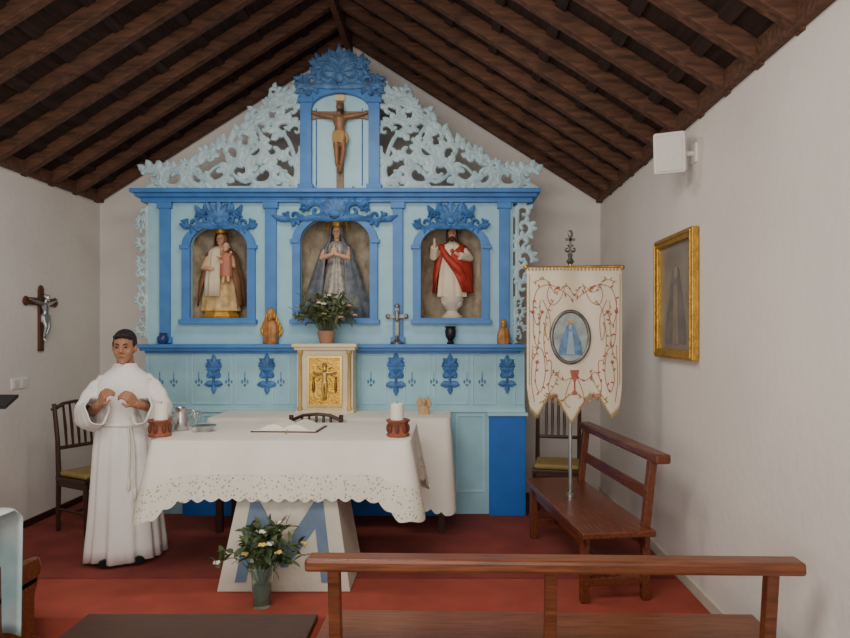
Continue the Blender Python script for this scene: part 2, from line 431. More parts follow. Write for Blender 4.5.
def wing(s,name):
    global FAT
    M=am(); M.T=Matrix.Translation((cxm,0,0))@Matrix.Scale(s,4,(1,0,0))@Matrix.Translation((-cxm,0,0))
    rr=random.Random(11)
    FAT=1.6
    for i,(px,py,r) in enumerate(EL):
        scroll(M,AX(px),AZ(py),rr.uniform(0,6.28),r*YA/F*.95,1 if i%2 else -1,YA+.01+.002*(i%4),.03,.85,.36,6)
    def stem(pp,w):
        pts=catmull([(AX(a),AZ(b),0) for a,b in pp],6); k=len(pts)
        M.ribbon([(p.x,p.y) for p in pts],[w*(1-.5*i/k) for i in range(k)],YA+.015,.03)
    stem([(146,188),(180,168),(215,182),(240,160),(262,140),(255,120),(285,100),(300,84)],.028)
    stem([(299,186),(270,165),(245,182),(220,165),(200,183)],.026)
    stem([(299,175),(288,140),(268,118),(272,96)],.024)
    for i in range(26):
        u=i/25; ox=143+u*155; oy=168-(0 if u<.28 else ((u-.28)/.72)**1.0*84)
        leaf(M,AX(ox),AZ(oy+5),pi/2+rr.uniform(-.9,.6),.12,.022,YA+.01,.02,rr.uniform(-1,1))
    M.box(AX(143),AX(301),YA,YA+.03,AZ(191),AZ(186))
    FAT=1.
    part(M,name,lacep,ALT)
wing(1,'openwork_wing'); wing(-1,'openwork_wing')
def lacestrip(cx,z0,z1,w,s):
    global FAT
    M=am(); rr=random.Random(5); z=z1; k=0; FAT=1.4
    while z>z0:
        scroll(M,AX(cx),z,rr.uniform(0,6),w*.5,s if k%2 else -s,YA+.02,.02,.9,.34,5); z-=w*.8; k+=1
    M.ribbon([(AX(cx)-s*w*.35,z0),(AX(cx)-s*w*.35,z1+.05)],[.02,.02],YA+.02,.02)
    FAT=1.
    part(M,'side_openwork',lacep,ALT)
lacestrip(142,AZ(338),AZ(212),.11,-1); lacestrip(524,AZ(300),AZ(212),.17,1); lacestrip(519,AZ(338),AZ(302),.1,1)

# ---------------------------------------------------------------- figures
def ring(cx,cy,z,rx,ry,n=64,fa=0,nf=12,ph=0,a0=0,a1=2*pi,open_=False):
    m=n if not open_ else n-1
    o=[]
    for j in range(n):
        a=a0+(a1-a0)*j/m; k=1+fa*sin(nf*a+ph)+fa*.5*sin(nf*1.7*a+ph*2+1)
        if not open_: k=1+fa*sin(nf*a+ph)+fa*.4*sin((nf+5)*a+ph*2+1)
        o.append((cx+rx*k*cos(a),cy+ry*k*sin(a),z))
    return o
def head(M,c,s):
    """carved head, face towards -Y; s = head height"""
    x,y,z=c
    M.ell((x,y+.02*s,z+.08*s),(.33*s,.40*s,.42*s),18,14)
    M.ell((x,y-.08*s,z-.14*s),(.26*s,.30*s,.36*s),18,14)
    M.tube([(x,y-.36*s,z+.08*s),(x,y-.47*s,z-.09*s)],[.045*s,.075*s],8)
    M.ell((x,y-.34*s,z-.42*s),(.1*s,.08*s,.08*s),10,8)
    for q in (1,-1):
        M.ell((x+q*.33*s,y+.03*s,z-.03*s),(.05*s,.09*s,.13*s),8,8)
        M.ell((x+q*.13*s,y-.34*s,z+.1*s),(.11*s,.06*s,.04*s),8,6)
facem=mat('face_dark',(70,36,28),.6)
def features(par,c,s,o=(0,0,0)):
    x,y,z=c
    for q in (1,-1):
        M=MB(); M.ell((x+q*.125*s,y-.355*s,z+.02*s),(.055*s,.03*s,.03*s),8,6); part(M,'eye',facem,par)
        M=MB(); M.tube([(x+q*.05*s,y-.385*s,z+.11*s),(x+q*.2*s,y-.34*s,z+.12*s)],.018*s,6); part(M,'eyebrow',facem,par)
    M=MB(); M.ell((x,y-.395*s,z-.22*s),(.11*s,.03*s,.022*s),10,6); part(M,'mouth',facem,par)
YN=5.97
zN=AZ(318)
def base(px): return (WX(px,YN),YN,zN)
S1=thing('statue','carved statue of crowned robed woman in brown cloak holding a child','statue',base(221))
M=MB(); M.lathe([(.16,0),(.17,.02),(.15,.05),(.16,.07)],n=8); part(M,'pedestal',goldp,S1,bevel=.003)
M=MB(); M.loft([ring(0,0,z,a,b,48,.06,11) for z,a,b in((.07,.17,.12),(.2,.155,.11),(.4,.125,.09),(.5,.10,.075),(.6,.11,.075),(.64,.06,.05),(.66,.03,.03))])
part(M,'habit',mat('cream_gold_cloth',(204,172,116),.6,var=.4,scale=14),S1,smooth=True)
M=MB(); M.loft([ring(0,-.01,z,a,b,40,.05,9,a0=-pi/2-g,a1=-pi/2+g*.2,open_=True) for z,a,b,g in((.2,.14,.13,1.3),(.35,.135,.12,1.3),(.5,.12,.1,1.3),(.62,.10,.085,1.2),(.66,.06,.055,1.))],closed=False)
part(M,'cape',mat('cream_cloth',(224,208,174),.6),S1,smooth=True,solid=.01)
M=MB(); M.loft([ring(0,.01,z,a,b,40,.05,9,a0=-pi/2+g,a1=1.5*pi-g,open_=True) for z,a,b,g in((.12,.215,.13,1.0),(.35,.195,.12,.8),(.5,.16,.1,.7),(.6,.135,.09,.7),(.655,.075,.06,.8),(.70,.062,.066,.9),(.76,.06,.068,.9),(.80,.045,.05,.7),(.82,.01,.01,.1))],closed=False)
part(M,'cloak',mat('brown_cloak',(122,88,58),.6,var=.3,scale=12),S1,smooth=True,solid=.01)
M=MB(); head(M,(0,0,.735),.12); M.tube([(0,0,.64),(0,0,.7)],.025)
M.tube([(-.1,-.02,.58),(-.13,-.08,.46),(-.05,-.13,.45)],[.03,.028,.02]); M.ell((-.04,-.135,.45),(.025,.018,.02))
M.tube([(.1,-.02,.58),(.14,-.08,.48),(.07,-.14,.5)],[.03,.028,.02]); M.ell((.06,-.14,.51),(.025,.018,.02))
M.tube([(0,0,.66),(0,0,.56)],[.05,.09],10); M.tube([(-.1,-.01,.58),(.1,-.01,.58)],.04,10)
part(M,'body',ivory,S1,remesh=.005)
features(S1,(0,0,.735),.12)
M=MB(); M.lathe([(.045,.79),(.05,.80),(.06,.85),(.04,.88),(.01,.9)],n=12); M.ell((0,0,.91),.012,8,6); part(M,'crown',gold,S1)
M=MB(); M.cur=0; M.loft([ring(.09,-.12,z,a,b,24,.06,6) for z,a,b in((.38,.055,.045),(.48,.05,.04),(.58,.045,.038),(.6,.015,.015))]); 
M.cur=1; head(M,(.09,-.12,.65),.085); M.tube([(.06,-.12,.57),(.02,-.16,.55)],[.014,.01]); M.tube([(.12,-.12,.57),(.15,-.16,.6)],[.014,.01]); M.tube([(.08,-.13,.42),(.07,-.15,.32)],[.02,.012]);M.tube([(.11,-.13,.42),(.12,-.15,.33)],[.02,.012])
part(M,'held_child',[mat('rose_cloth',(184,116,90),.6),ivory],S1,smooth=True)
S2=thing('statue','statue of crowned woman in wide grey-blue embroidered mantle','statue',base(337))
M=MB(); M.loft([ring(0,0,z,a,b,64,.03,16) for z,a,b in((0,.24,.17),(.2,.19,.15),(.42,.12,.1),(.52,.085,.075),(.6,.1,.075),(.68,.1,.07),(.72,.04,.035))])
part(M,'dress',mat('silver_cream_brocade',(158,152,144),.45,.2,var=.35,scale=25),S2,smooth=True)
M=MB(); M.loft([ring(0,.0,z,a,b,56,.035,14,a0=-pi/2+g,a1=1.5*pi-g,open_=True) for z,a,b,g in((0,.34,.2,.36),(.15,.30,.19,.38),(.35,.235,.16,.42),(.52,.18,.13,.5),(.64,.14,.1,.6),(.7,.085,.075,.8),(.76,.062,.07,.9),(.83,.058,.066,.9),(.875,.04,.045,.6),(.885,.01,.01,.1))],closed=False)
part(M,'mantle',mat('slate_blue_velvet',(74,86,100),.6,col2=(128,132,134),scale=16),S2,smooth=True,solid=.01)
M=MB(); head(M,(0,0,.80),.125); M.tube([(0,0,.68),(0,0,.76)],.026)
M.tube([(0,0,.70),(0,0,.6)],[.04,.08],10); M.tube([(-.1,-.01,.64),(.1,-.01,.64)],.03,10)
for s in (1,-1):
    M.tube([(s*.1,-.02,.65),(s*.12,-.1,.55),(s*.02,-.15,.58)],[.03,.028,.018]); M.tube([(s*.02,-.15,.57),(s*.008,-.155,.64)],[.017,.01])
part(M,'body',ivory,S2,remesh=.005); features(S2,(0,0,.80),.125)
M=MB(); M.lathe([(.045,.85),(.05,.86),(.065,.91),(.035,.945),(.008,.96)],n=12)
for i in range(14):
    a=pi*(i/13)*1.2-.1*pi; r0,r1=.09,.135
    M.tube([(r0*cos(a),.03,.85+r0*sin(a)),(r1*cos(a),.03,.85+r1*sin(a))],[.006,.002],6)
M.tube([(.09*cos(pi*k/12*1.2-.1*pi),.03,.85+.09*sin(pi*k/12*1.2-.1*pi)) for k in range(13)],.005,6)
part(M,'crown',gold,S2)
S3=thing('statue','statue of bearded man in white tunic and red mantle','statue',base(452))
M=MB(); M.lathe([(.10,0),(.105,.015),(.07,.04),(.05,.07),(.09,.12),(.11,.17),(.105,.2)],n=20); M.ell((.05,-.03,.14),.05); M.ell((-.05,-.03,.15),.05)
part(M,'pedestal',mat('cloud_cream',(206,196,180),.6),S3,smooth=True)
M=MB(); M.loft([ring(0,0,z,a,b,48,.06,11) for z,a,b in((.2,.135,.09),(.3,.13,.085),(.45,.115,.08),(.55,.11,.075),(.62,.125,.075),(.68,.10,.065),(.71,.04,.04))])
M.tube([(.1,0,.65),(.15,-.05,.56),(.07,-.11,.57)],[.035,.045,.035],12); M.tube([(-.1,0,.65),(-.17,-.05,.58),(-.16,-.11,.65)],[.035,.045,.035],12)
part(M,'tunic',mat('ivory_cloth',(226,210,180),.6),S3,smooth=True)
M=MB(); M.loft([ring(.01,.01,z,a,b,40,.05,9,a0=-pi/2+g,a1=1.5*pi-h,open_=True) for z,a,b,g,h in((.24,.18,.11,.5,1.0),(.4,.18,.11,.1,.9),(.5,.17,.1,-.3,.8),(.6,.155,.095,-.1,.7),(.67,.125,.08,.5,.6),(.71,.06,.05,.9,.7))],closed=False)
M.tube([(-.11,-.02,.67),(-.04,-.1,.55),(.06,-.11,.45),(.12,-.06,.36)],[.025,.03,.035,.02],10)
part(M,'mantle',mat('red_cloth',(170,50,36),.55,var=.25,scale=14),S3,smooth=True,solid=.008)
M=MB(); head(M,(0,0,.785),.125); M.tube([(0,0,.6),(0,0,.74)],.028)
M.tube([(0,-.01,.62),(.09,-.04,.6),(.08,-.1,.57),(.02,-.13,.6)],[.03,.025,.02,.014]); M.tube([(0,-.01,.62),(-.1,-.03,.62),(-.16,-.07,.6),(-.16,-.11,.64),(-.16,-.13,.73)],[.03,.025,.02,.018,.012])
part(M,'body',ivory,S3,remesh=.005); features(S3,(0,0,.785),.125)
M=MB(); M.ell((0,.022,.80),(.052,.055,.062)); M.ell((.04,.01,.75),(.018,.03,.06));M.ell((-.04,.01,.75),(.018,.03,.06)); M.ell((0,-.045,.735),(.026,.02,.025))
part(M,'hair',mat('brown_hair',(70,44,30),.6),S3,smooth=True)
M=MB(); M.ell((0,-.09,.62),(.018,.01,.02)); part(M,'heart',mat('heart_red',(200,30,20),.4),S3)
def christ(name,loc,rz,H,mat_body,mat_cross,scale_cross,label,cross_w,mat_loin,pl=True):
    T=thing(name,label,'crucifix',loc,rz)
    u=H
    M=MB()
    cw,ct,cb=cross_w
    w=.035*scale_cross
    M.box(-w,w,-.02,0,-cb,ct); M.box(-cw,cw,-.021,-.001,.30*u-w,.30*u+w)
    for x_,z_ in ((0,ct),(cw,.3*u),(-cw,.3*u)): M.ell((x_,-.012,z_),(w*1.35,.012,w*1.35),10,8)
    part(M,'cross',mat_cross,T,bevel=.003)
    M=MB()
    y=-.02-.07*u
    M.tube([(0,y,-.02*u),(0.01*u,y-.01*u,.1*u),(0,y,.22*u),(0,y,.27*u)],[.085*u,.068*u,.1*u,.06*u],14,.7)
    M.tube([(0,y,.26*u),(.0,y-.02*u,.34*u)],[.035*u,.033*u])
    head(M,(.012*u,y-.04*u,.38*u),.14*u)
    for s in (1,-1):
        M.tube([(s*.07*u,y,.245*u),(s*.2*u,y+.01*u,.27*u),(s*.31*u,y+.03*u,.30*u),(s*.40*u,y+.035*u,.325*u)],[.04*u,.033*u,.027*u,.016*u])
        M.ell((s*.425*u,y+.035*u,.33*u),(.035*u,.014*u,.022*u))
        for k in range(4): M.tube([(s*.44*u,y+.035*u,(.345-.01*k)*u),(s*(.475-.004*k)*u,y+.02*u,(.35-.012*k)*u)],.006*u,6)
        M.tube([(s*.045*u,y,-.02*u),(s*.05*u+.02*u,y-.04*u,-.22*u),(s*.03*u,y+.0*u,-.42*u),(s*.015*u,y+.02*u,-.47*u)],[.058*u,.042*u,.026*u,.022*u])
        M.tube([(s*.018*u,y+.02*u,-.47*u),(s*.015*u,y-.03*u,-.53*u)],[.024*u,.014*u])
    part(M,'body',mat_body,T,remesh=max(.0035,.006*u))
    M=MB(); M.loft([ring(.0,y,z*u,a*u,b*u,32,.07,7) for z,a,b in((-.13,.085,.085),(-.05,.1,.085),(.02,.095,.075),(.04,.08,.065))]); M.tube([(.09*u,y-.01,.01*u),(.12*u,y-.01,-.06*u),(.1*u,y-.01,-.15*u)],[.025*u,.02*u,.01*u])
    part(M,'loincloth',mat_loin,T,smooth=True)
    M=MB(); M.ell((.012*u,y-.005*u,.405*u),(.05*u,.055*u,.055*u)); M.ell((.012*u,y-.075*u,.325*u),(.025*u,.02*u,.025*u)); M.ell((.055*u,y-.02*u,.34*u),(.015*u,.02*u,.045*u))
    part(M,'hair',mat('carved_dark_hair',(50,30,20),.6) if pl else mat_body,T,smooth=True)
    if pl:
        M=MB(); M.box(-.07*u,.07*u,-.03,-.02,.50*u,.58*u); part(M,'title_plaque',mat('plaque',(224,204,150),.6),T,bevel=.002)
    return T
christ('crucifix',(AX(340),YA+.02,WZ(136,YA)),0,.64,woodflesh,mat('olive_wood',(128,108,84),.5,var=.25,scale=12),.95,'large crucifix with carved brown figure inside the arched panel',(.24,.37,.49),mat('loin_gold',(176,140,90),.6))
dL=5.63
christ('crucifix',(XL,dL,WZ(316,dL)),pi/2,.42,silver,woodx,.9,'brown wooden wall crucifix with silver figure',(.2,.23,.31),silver,False)

# ---------------------------------------------------------------- small items on the shelf
ZS=AZ(344)
def shp(px): return (WX(px,5.73),5.73,ZS)
T=thing('angel_figurine','small gilded wooden angel bust on the shelf','figurine',shp(270.5))
M=MB(); M.lathe([(.06,0),(.065,.02),(.05,.03)],n=12); M.loft([ring(0,0,z,a,b,32,.08,7) for z,a,b in((.03,.055,.04),(.1,.065,.045),(.15,.07,.045),(.2,.055,.04),(.22,.02,.02))]); part(M,'body',mat('gilt_brown',(170,116,66),.5,.2,var=.4,scale=20),T,smooth=True)
M=MB(); head(M,(0,0,.265),.1); M.tube([(0,0,.2),(0,0,.24)],.02); part(M,'head',mat('gilt_flesh',(196,140,84),.5),T,smooth=True)
M=MB(); M.ell((0,.015,.285),(.042,.042,.042)); M.ell((.035,.0,.25),(.014,.02,.03)); M.ell((-.035,0,.25),(.014,.02,.03)); part(M,'hair',goldp,T,smooth=True)
for s in (1,-1):
    M=MB()
    for k in range(5): leaf(M,s*.03,.06+.03*k,pi/2-s*(1.0-.2*k),.12,.022,.03,.012,s*.9)
    part(M,'wing',goldp,T)
T=thing('angel_figurine','small brown and gold cherub figurine on the shelf','figurine',shp(503.5))
M=MB(); M.loft([ring(0,0,z,a,b,32,.07,7) for z,a,b in((0,.05,.04),(.05,.058,.04),(.1,.052,.035),(.14,.035,.03),(.155,.015,.015))]); part(M,'body',mat('gilt_brown',(170,116,66),.5),T,smooth=True)
M=MB(); head(M,(0,0,.185),.08); part(M,'head',goldp,T,smooth=True)
T=thing('altar_cross','small grey metal standing cross on the shelf','cross',shp(397))
M=MB(); M.lathe([(.06,0),(.06,.015),(.03,.03),(.015,.05),(.012,.08)],n=20); part(M,'base',silverd,T,smooth=True)
M=MB(); M.box(-.016,.016,-.008,.008,.07,.33); M.box(-.075,.075,-.008,.008,.232,.265)
for x,z in ((0,.34),(.08,.248),(-.08,.248)): M.ell((x,0,z),(.024,.012,.024),10,8)
M.ell((0,-.01,.25),(.022,.01,.055)); part(M,'cross',silverd,T,bevel=.002)
M=MB(); M.lathe([(.03,0),(.035,.01),(.02,.03),(.045,.07),(.05,.12),(.042,.14),(.055,.16),(.05,.16),(.038,.138),(.0,.135)],n=20); single(M,'chalice','small black cup on the blue shelf','cup',blackp,shp(450.5),smooth=True)
M=MB(); M.lathe([(.03,0),(.045,.03),(.05,.06),(.03,.085),(.035,.1),(.028,.1),(.02,.08),(0,.078)],n=20); single(M,'vase','small dark blue pottery jar on the shelf','vase',mat('cobalt',(40,60,110),.3),shp(163),smooth=True)

# ---------------------------------------------------------------- chair and bench builders
PF=P0
def chair(loc,rz,label):
    T=thing('dining_chair',label,'chair',loc,rz,group='dark wooden sanctuary chairs')
    M=MB(); M.box(-.21,.21,-.2,.2,.42,.455); M.box(-.2,.2,-.19,.19,.37,.42); part(M,'seat_frame',woodd,T,bevel=.006)
    M=MB(); M.box(-.195,.195,-.185,.17,.455,.50); part(M,'cushion',cush,T,bevel=.02)
    for x,y in ((-.19,-.18),(.19,-.18)):
        M=MB(); M.tube([(x,y,.42),(x,y,.2),(x,y,0)],[.021,.019,.014],8); part(M,'leg',woodd,T)
    for x in (-.19,.19):
        M=MB(); M.tube([(x,.19,0),(x,.19,.25),(x,.185,.45),(x,.2,.75),(x,.25,1.05)],[.016,.019,.021,.019,.017],8); part(M,'rear_post',woodd,T)
    M=MB()
    M.tube([(-.2,.25,1.0),(-.1,.262,1.045),(0,.265,1.055),(.1,.262,1.045),(.2,.25,1.0)],.028,8,.5); M.tube([(-.19,.21,.68),(.19,.21,.68)],.016,8)
    for x in (-.11,-.055,0,.055,.11): M.tube([(x,.205,.68),(x,.225,.85),(x,.258,1.04)],[.010,.014,.010],6)
    part(M,'backrest',woodd,T)
    for a,b in (((-.19,-.18,.18),(-.19,.18,.18)),((.19,-.18,.18),(.19,.18,.18)),((-.19,0,.18),(.19,0,.18))):
        M=MB(); M.tube([a,b],.011,6); part(M,'stretcher',woodd,T)
    return T
ch=chair((-3.0,5.40,PF),math.radians(62),'dark wooden chair with olive seat beside the priest')
dup(ch,(.96,5.72,PF),math.radians(-12),'dark wooden chair with olive seat behind the banner')
c3=dup(ch,(-1.07,4.87,PF),0,'dark wooden celebrant chair tucked behind the altar table'); c3.scale=(1.05,1,.94)
def bench(loc,rz,L,label,H=.9,D=.42,mid=True,back=True,endpanel=False,wood=woodr,rail=(.07,.1),backrail=True):
    T=thing('bench',label,'bench',loc,rz)
    h=L/2
    M=MB(); M.box(-h,h,-D,0,.415,.455); part(M,'seat',wood,T,bevel=.008)
    for a in ((-h+.05,h-.05,-D+.04,-D+.06,.33,.415),(-h+.05,h-.05,-.05,-.03,.33,.415),(-h+.1,h-.1,-D/2-.02,-D/2+.02,.12,.17)):
        M=MB(); M.box(*a); part(M,'stretcher',wood,T,bevel=.004)
    xs=[-h+.11,h-.11]+([0] if mid else [])
    for x in xs:
        if endpanel:
            M=MB(); xx=-h+.02 if x<0 else h-.02
            M.prism([(a_,b_*.89) for a_,b_ in [(-.0,0),(D+.04,0),(D+.04,.1),(D-.02,.15),(D-.02,.4),(D+.04,.55),(D+.02,.62),(D-.06,.63),(.2,.62),(.12,.7),(.09,.85),(.1,.93),(.06,.99),(-.0,1.01),(-.07,.98),(-.09,.9),(-.05,.8),(-.02,.5)]],-.02,.02)
            M.v=[Vector((v.y+xx,-v.x,v.z)) for v in M.v]; part(M,'end_panel',wood,T,bevel=.01); continue
        M=MB(); M.box(x-.025,x+.025,-D+.02,-D+.075,0,.415); part(M,'leg',wood,T,bevel=.005)
        M=MB()
        if back:
            M.add([(x-.025,-.05,0),(x+.025,-.05,0),(x+.025,.0,0),(x-.025,.0,0),(x-.025,-.05,.42),(x+.025,-.05,.42),(x+.025,.0,.42),(x-.025,.0,.42),(x-.025,.0,H-.02),(x+.025,.0,H-.02),(x+.025,.05,H-.02),(x-.025,.05,H-.02)],
                  [(0,1,2,3),(0,1,5,4),(1,2,6,5),(2,3,7,6),(3,0,4,7),(4,5,9,8),(5,6,10,9),(6,7,11,10),(7,4,8,11),(8,9,10,11)])
        else: M.box(x-.025,x+.025,-.055,0,0,.415)
        part(M,'leg',wood,T,bevel=.005)
        M=MB(); M.box(x-.02,x+.02,-D+.07,-.05,.1,.15); part(M,'foot_rail',wood,T,bevel=.004)
    if back:
        M=MB(); M.box(-h,h,.045-rail[1]/2,.045+rail[1]/2,H-rail[0],H); part(M,'top_rail',wood,T,bevel=.014)
        if backrail: M=MB(); M.box(-h+.1,h-.1,.005,.025,.60,.68) ; part(M,'back_rail',wood,T,bevel=.006)
    return T
bench((.42,2.68,0),math.radians(180-1.4),2.03,'varnished wooden bench with flat top rail and open back',H=.872,D=.40,rail=(.055,.1),backrail=False)
bench((-1.18,2.62,0),math.radians(180),1.10,'dark wooden backless bench before the altar step',D=.44,back=False,mid=False,wood=woodd)
bench((1.155,4.57,P0),math.radians(-83),1.45,'varnished wooden bench along the white wall',H=.91,D=.46,mid=False,rail=(.06,.10),wood=woods)
bench((-2.955,3.12,0),math.radians(180),1.35,'varnished wooden pew with shaped end panel',H=.84,D=.42,mid=False,endpanel=True)
M=MB((-2.35,3.09,.9))  # draped cloth stands in for the sleeve of an unmodelled seated person
g=[]
for i in range(15):
    u=i/14; rowp=[]
    for j in range(26):
        v=j/25; s=v*1.5-.75
        yy=3.09+ (.16 if s>0 else -.16)*min(1,abs(s)*7) ; zz=.93-max(0,abs(s)-.10)-.02*u
        rowp.append((-2.62+.45*u,yy+.014*sin(u*14+v*3)*(1 if s>0 else -1),zz+.005*sin(u*9)))
    g.append(rowp)
M.loft(g,closed=False); single(M,'sleeve_stand_in','white and teal cloth standing in for a seated person','clothing',mat('white_teal_cloth',(232,232,230),.8,col2=(150,190,192),scale=3),(-2.35,3.09,.9),smooth=True,solid=.008)
T=thing('lectern','black reading stand on a thin pole','lectern',(-2.95,3.95,P0))
M=MB(); M.tube([(0,0,.03),(0,0,1.2)],.014,10); part(M,'pole',blackp,T)
M=MB(); M.lathe([(.18,0),(.18,.02),(.03,.04),(.02,.06)],n=24); part(M,'base',blackp,T)
M=MB(); M.add([(-.2,-.06,1.18),(.25,-.06,1.18),(.25,.06,1.24),(-.2,.06,1.24),(-.2,-.06,1.20),(.25,-.06,1.20),(.25,.06,1.26),(-.2,.06,1.26)],[(0,3,2,1),(4,5,6,7),(0,1,5,4),(1,2,6,5),(2,3,7,6),(3,0,4,7)]); part(M,'desk',blackp,T,bevel=.004)

# ---------------------------------------------------------------- tables
def drape(M,x0,x1,y0,y1,zt,v0,v1,dropf,flare,amp,rc=.04,rows=10,top=True,scal=.016,ckd=.14):
    pts=[]; N=[]
    def seg(a,b,nrm,k):
        for i in range(k):
            t=i/k; pts.append((a[0]+(b[0]-a[0])*t,a[1]+(b[1]-a[1])*t)); N.append(nrm)
    def cor(cx,cy,a0,k=10):
        for i in range(k):
            a=a0+pi/2*i/k; pts.append((cx+rc*cos(a),cy+rc*sin(a))); N.append((cos(a),sin(a)))
    nx=int((x1-x0)/.009); ny=int((y1-y0)/.012)
    seg((x0+rc,y0),(x1-rc,y0),(0,-1),nx); cor(x1-rc,y0+rc,-pi/2)
    seg((x1,y0+rc),(x1,y1-rc),(1,0),ny); cor(x1-rc,y1-rc,0)
    seg((x1-rc,y1),(x0+rc,y1),(0,1),nx); cor(x0+rc,y1-rc,pi/2)
    seg((x0,y1-rc),(x0,y0+rc),(-1,0),ny); cor(x0+rc,y0+rc,pi)
    L=[0]
    for i in range(1,len(pts)): L.append(L[-1]+math.hypot(pts[i][0]-pts[i-1][0],pts[i][1]-pts[i-1][1]))
    rings=[]
    if top:
        rings.append([(p[0]-n[0]*.03,p[1]-n[1]*.03,zt) for p,n in zip(pts,N)])
        rings.append([(p[0]-n[0]*.006,p[1]-n[1]*.006,zt-.0005) for p,n in zip(pts,N)])
    corners=[(x0,y0),(x1,y0),(x1,y1),(x0,y1)]
    for r in range(rows+1):
        v=v0+(v1-v0)*r/rows; rg=[]
        for p,n,s in zip(pts,N,L):
            dc=min(math.hypot(p[0]-c[0],p[1]-c[1]) for c in corners)
            ck=math.exp(-(dc/.14)**2)
            drop=dropf(p)+ck*ckd
            off=.004+flare*v+amp*v*(sin(s*21+1.3*sin(s*5))*.6+sin(s*37+2)*.25+sin(s*9)*.5)+ck*.05*v
            z=zt-.004-drop*v
            if v>.999: z-=scal*abs(sin(s*pi/.085))
            rg.append((p[0]+n[0]*off,p[1]+n[1]*off,z))
        rings.append(rg)
    M.loft(rings,cap=False)
    if top: M.add(rings[0],[tuple(range(len(pts)))])
AXO=((-1.93-.26)/2,4.5,P0)
ALTAR=thing('altar_table','stone-based altar table covered with white lace-edged cloth','altar',AXO)
M=MB(AXO); M.box(-1.9,-.29,4.16,4.92,1.02,1.09); part(M,'table_top',woodd,ALTAR,bevel=.005)
M=MB(AXO)
xb0,xb1=WX(216,4.05),WX(350,4.05); xc=(xb0+xb1)/2
M.loft([[(xb0,4.06,P0),(xb1,4.06,P0),(xb1,4.60,P0),(xb0,4.60,P0)],[(xc-.27,4.2,1.02),(xc+.27,4.2,1.02),(xc+.27,4.58,1.02),(xc-.27,4.58,1.02)]])
part(M,'base',concrete,ALTAR,bevel=.006)
M=MB(AXO); M.warp=lambda p: Vector((p.x,p.y+4.06+(p.z-P0)*.161,p.z))
M.prism([(xc-.31,.21),(xc-.24,.21),(xc-.19,.54),(xc-.02,.30),(xc+.02,.30),(xc+.19,.54),(xc+.24,.21),(xc+.31,.21),(xc+.235,.70),(xc+.175,.70),(xc,.43),(xc-.175,.70),(xc-.235,.70)],-.008,.004)
part(M,'monogram',mmark,ALTAR)
M=MB(AXO); drape(M,-1.94,-.26,4.13,4.95,1.10,0,.60,lambda p:.355,.05,.014,rows=9,scal=0); part(M,'tablecloth',white,ALTAR,smooth=True)
M=MB(AXO); drape(M,-1.94,-.26,4.13,4.95,1.10,.585,1.,lambda p:.355,.052,.014,rows=5,top=False,scal=.024); part(M,'lace_trim',lace,ALTAR,smooth=True)
BO=(-.98,5.45,P0)
CRED=thing('side_table','table with long white cloth standing against the altarpiece','table',BO)
M=MB(BO); M.box(-1.95,-.02,5.24,5.71,1.04,1.09); part(M,'table_top',woodd,CRED)
for x,y in ((-1.9,5.28),(-.07,5.28),(-1.9,5.66),(-.07,5.66)):
    M=MB(BO); M.box(x-.025,x+.025,y-.025,y+.025,P0,1.04); part(M,'leg',woodd,CRED)
M=MB(BO); drape(M,-1.98,-.0,5.21,5.72,1.10,0,1,lambda p:.22+.50*max(0,min(1,(p[0]+.45)/.12)),.01,.016,rows=14,scal=.03,ckd=.03); part(M,'tablecloth',white,CRED,smooth=True)

ZT=1.10
def cand(loc,label):
    T=thing('candle_holder',label,'candle holder',loc,0,group='altar candle holders')
    M=MB(); M.lathe([(.075,0),(.08,.015),(.066,.03),(.06,.07),(.07,.09),(.082,.105),(.08,.115),(.045,.112),(0,.11)],n=8)
    part(M,'base',terra,T,bevel=.002)
    for k in range(8):
        a=2*pi*k/8; M=MB(); M.ell((.066*cos(a),.066*sin(a),.055),(.014,.014,.03),8,6); part(M,'carved_boss',mat('terra_dark',(104,54,38),.7),T,smooth=True)
    return T
c1=cand((WX(160,4.30),4.30,ZT),'carved terracotta candle holder on the altar')
c2=dup(c1,(WX(398,4.30),4.30,ZT))
for px in (161,397):
    T=thing('candle','thick ivory pillar candle in a terracotta holder','candle',(WX(px,4.30),4.30,ZT+.111),group='altar candles')
    M=MB(); M.lathe([(.045,0),(.045,.105),(.038,.11),(.02,.102),(0,.1)],n=24); part(M,'wax',wax,T,smooth=True)
    M=MB(); M.tube([(0,0,.1),(.002,0,.125)],.0025,6); part(M,'wick',blackp,T)
T=thing('book','open missal with white pages lying on the altar','book',(WX(290,4.6),4.6,ZT),math.radians(-3))
M=MB(); M.box(-.235,.235,-.15,.15,.0,.008); part(M,'cover',mat('maroon_cover',(80,40,30),.5),T,bevel=.002)
M=MB()
for s in (1,-1):
    rings=[]
    for k in range(11):
        u=k/10; x=s*.222*u; z=.016+.045*sin(pi*min(1,u*1.15+.08))*(1-u*.35)
        rings.append([(x,-.14,.009),(x,.14,.009),(x,.14,z),(x,-.14,z)])
    M.loft(rings)
part(M,'pages',mat('paper',(244,238,222),.7,var=.02),T)
M=MB(); M.tube([(.01,-.1,.03),(.03,-.17,.008),(.035,-.22,.004)],.004,6); part(M,'ribbon_marker',mat('ribbon_gold',(180,140,70),.5),T)
T=thing('pitcher','white and silver water jug on the altar','jug',(WX(181,4.55),4.55,ZT))
M=MB(); M.lathe([(.042,0),(.055,.02),(.058,.07),(.045,.12),(.04,.15),(.05,.165),(.045,.165),(.036,.15),(0,.14)],n=24); part(M,'body',silver,T,smooth=True)
M=MB(); M.tube(catmull([(.045,0,.145),(.09,0,.14),(.095,0,.08),(.055,0,.04)],5),.007,8); part(M,'handle',silver,T,smooth=True)
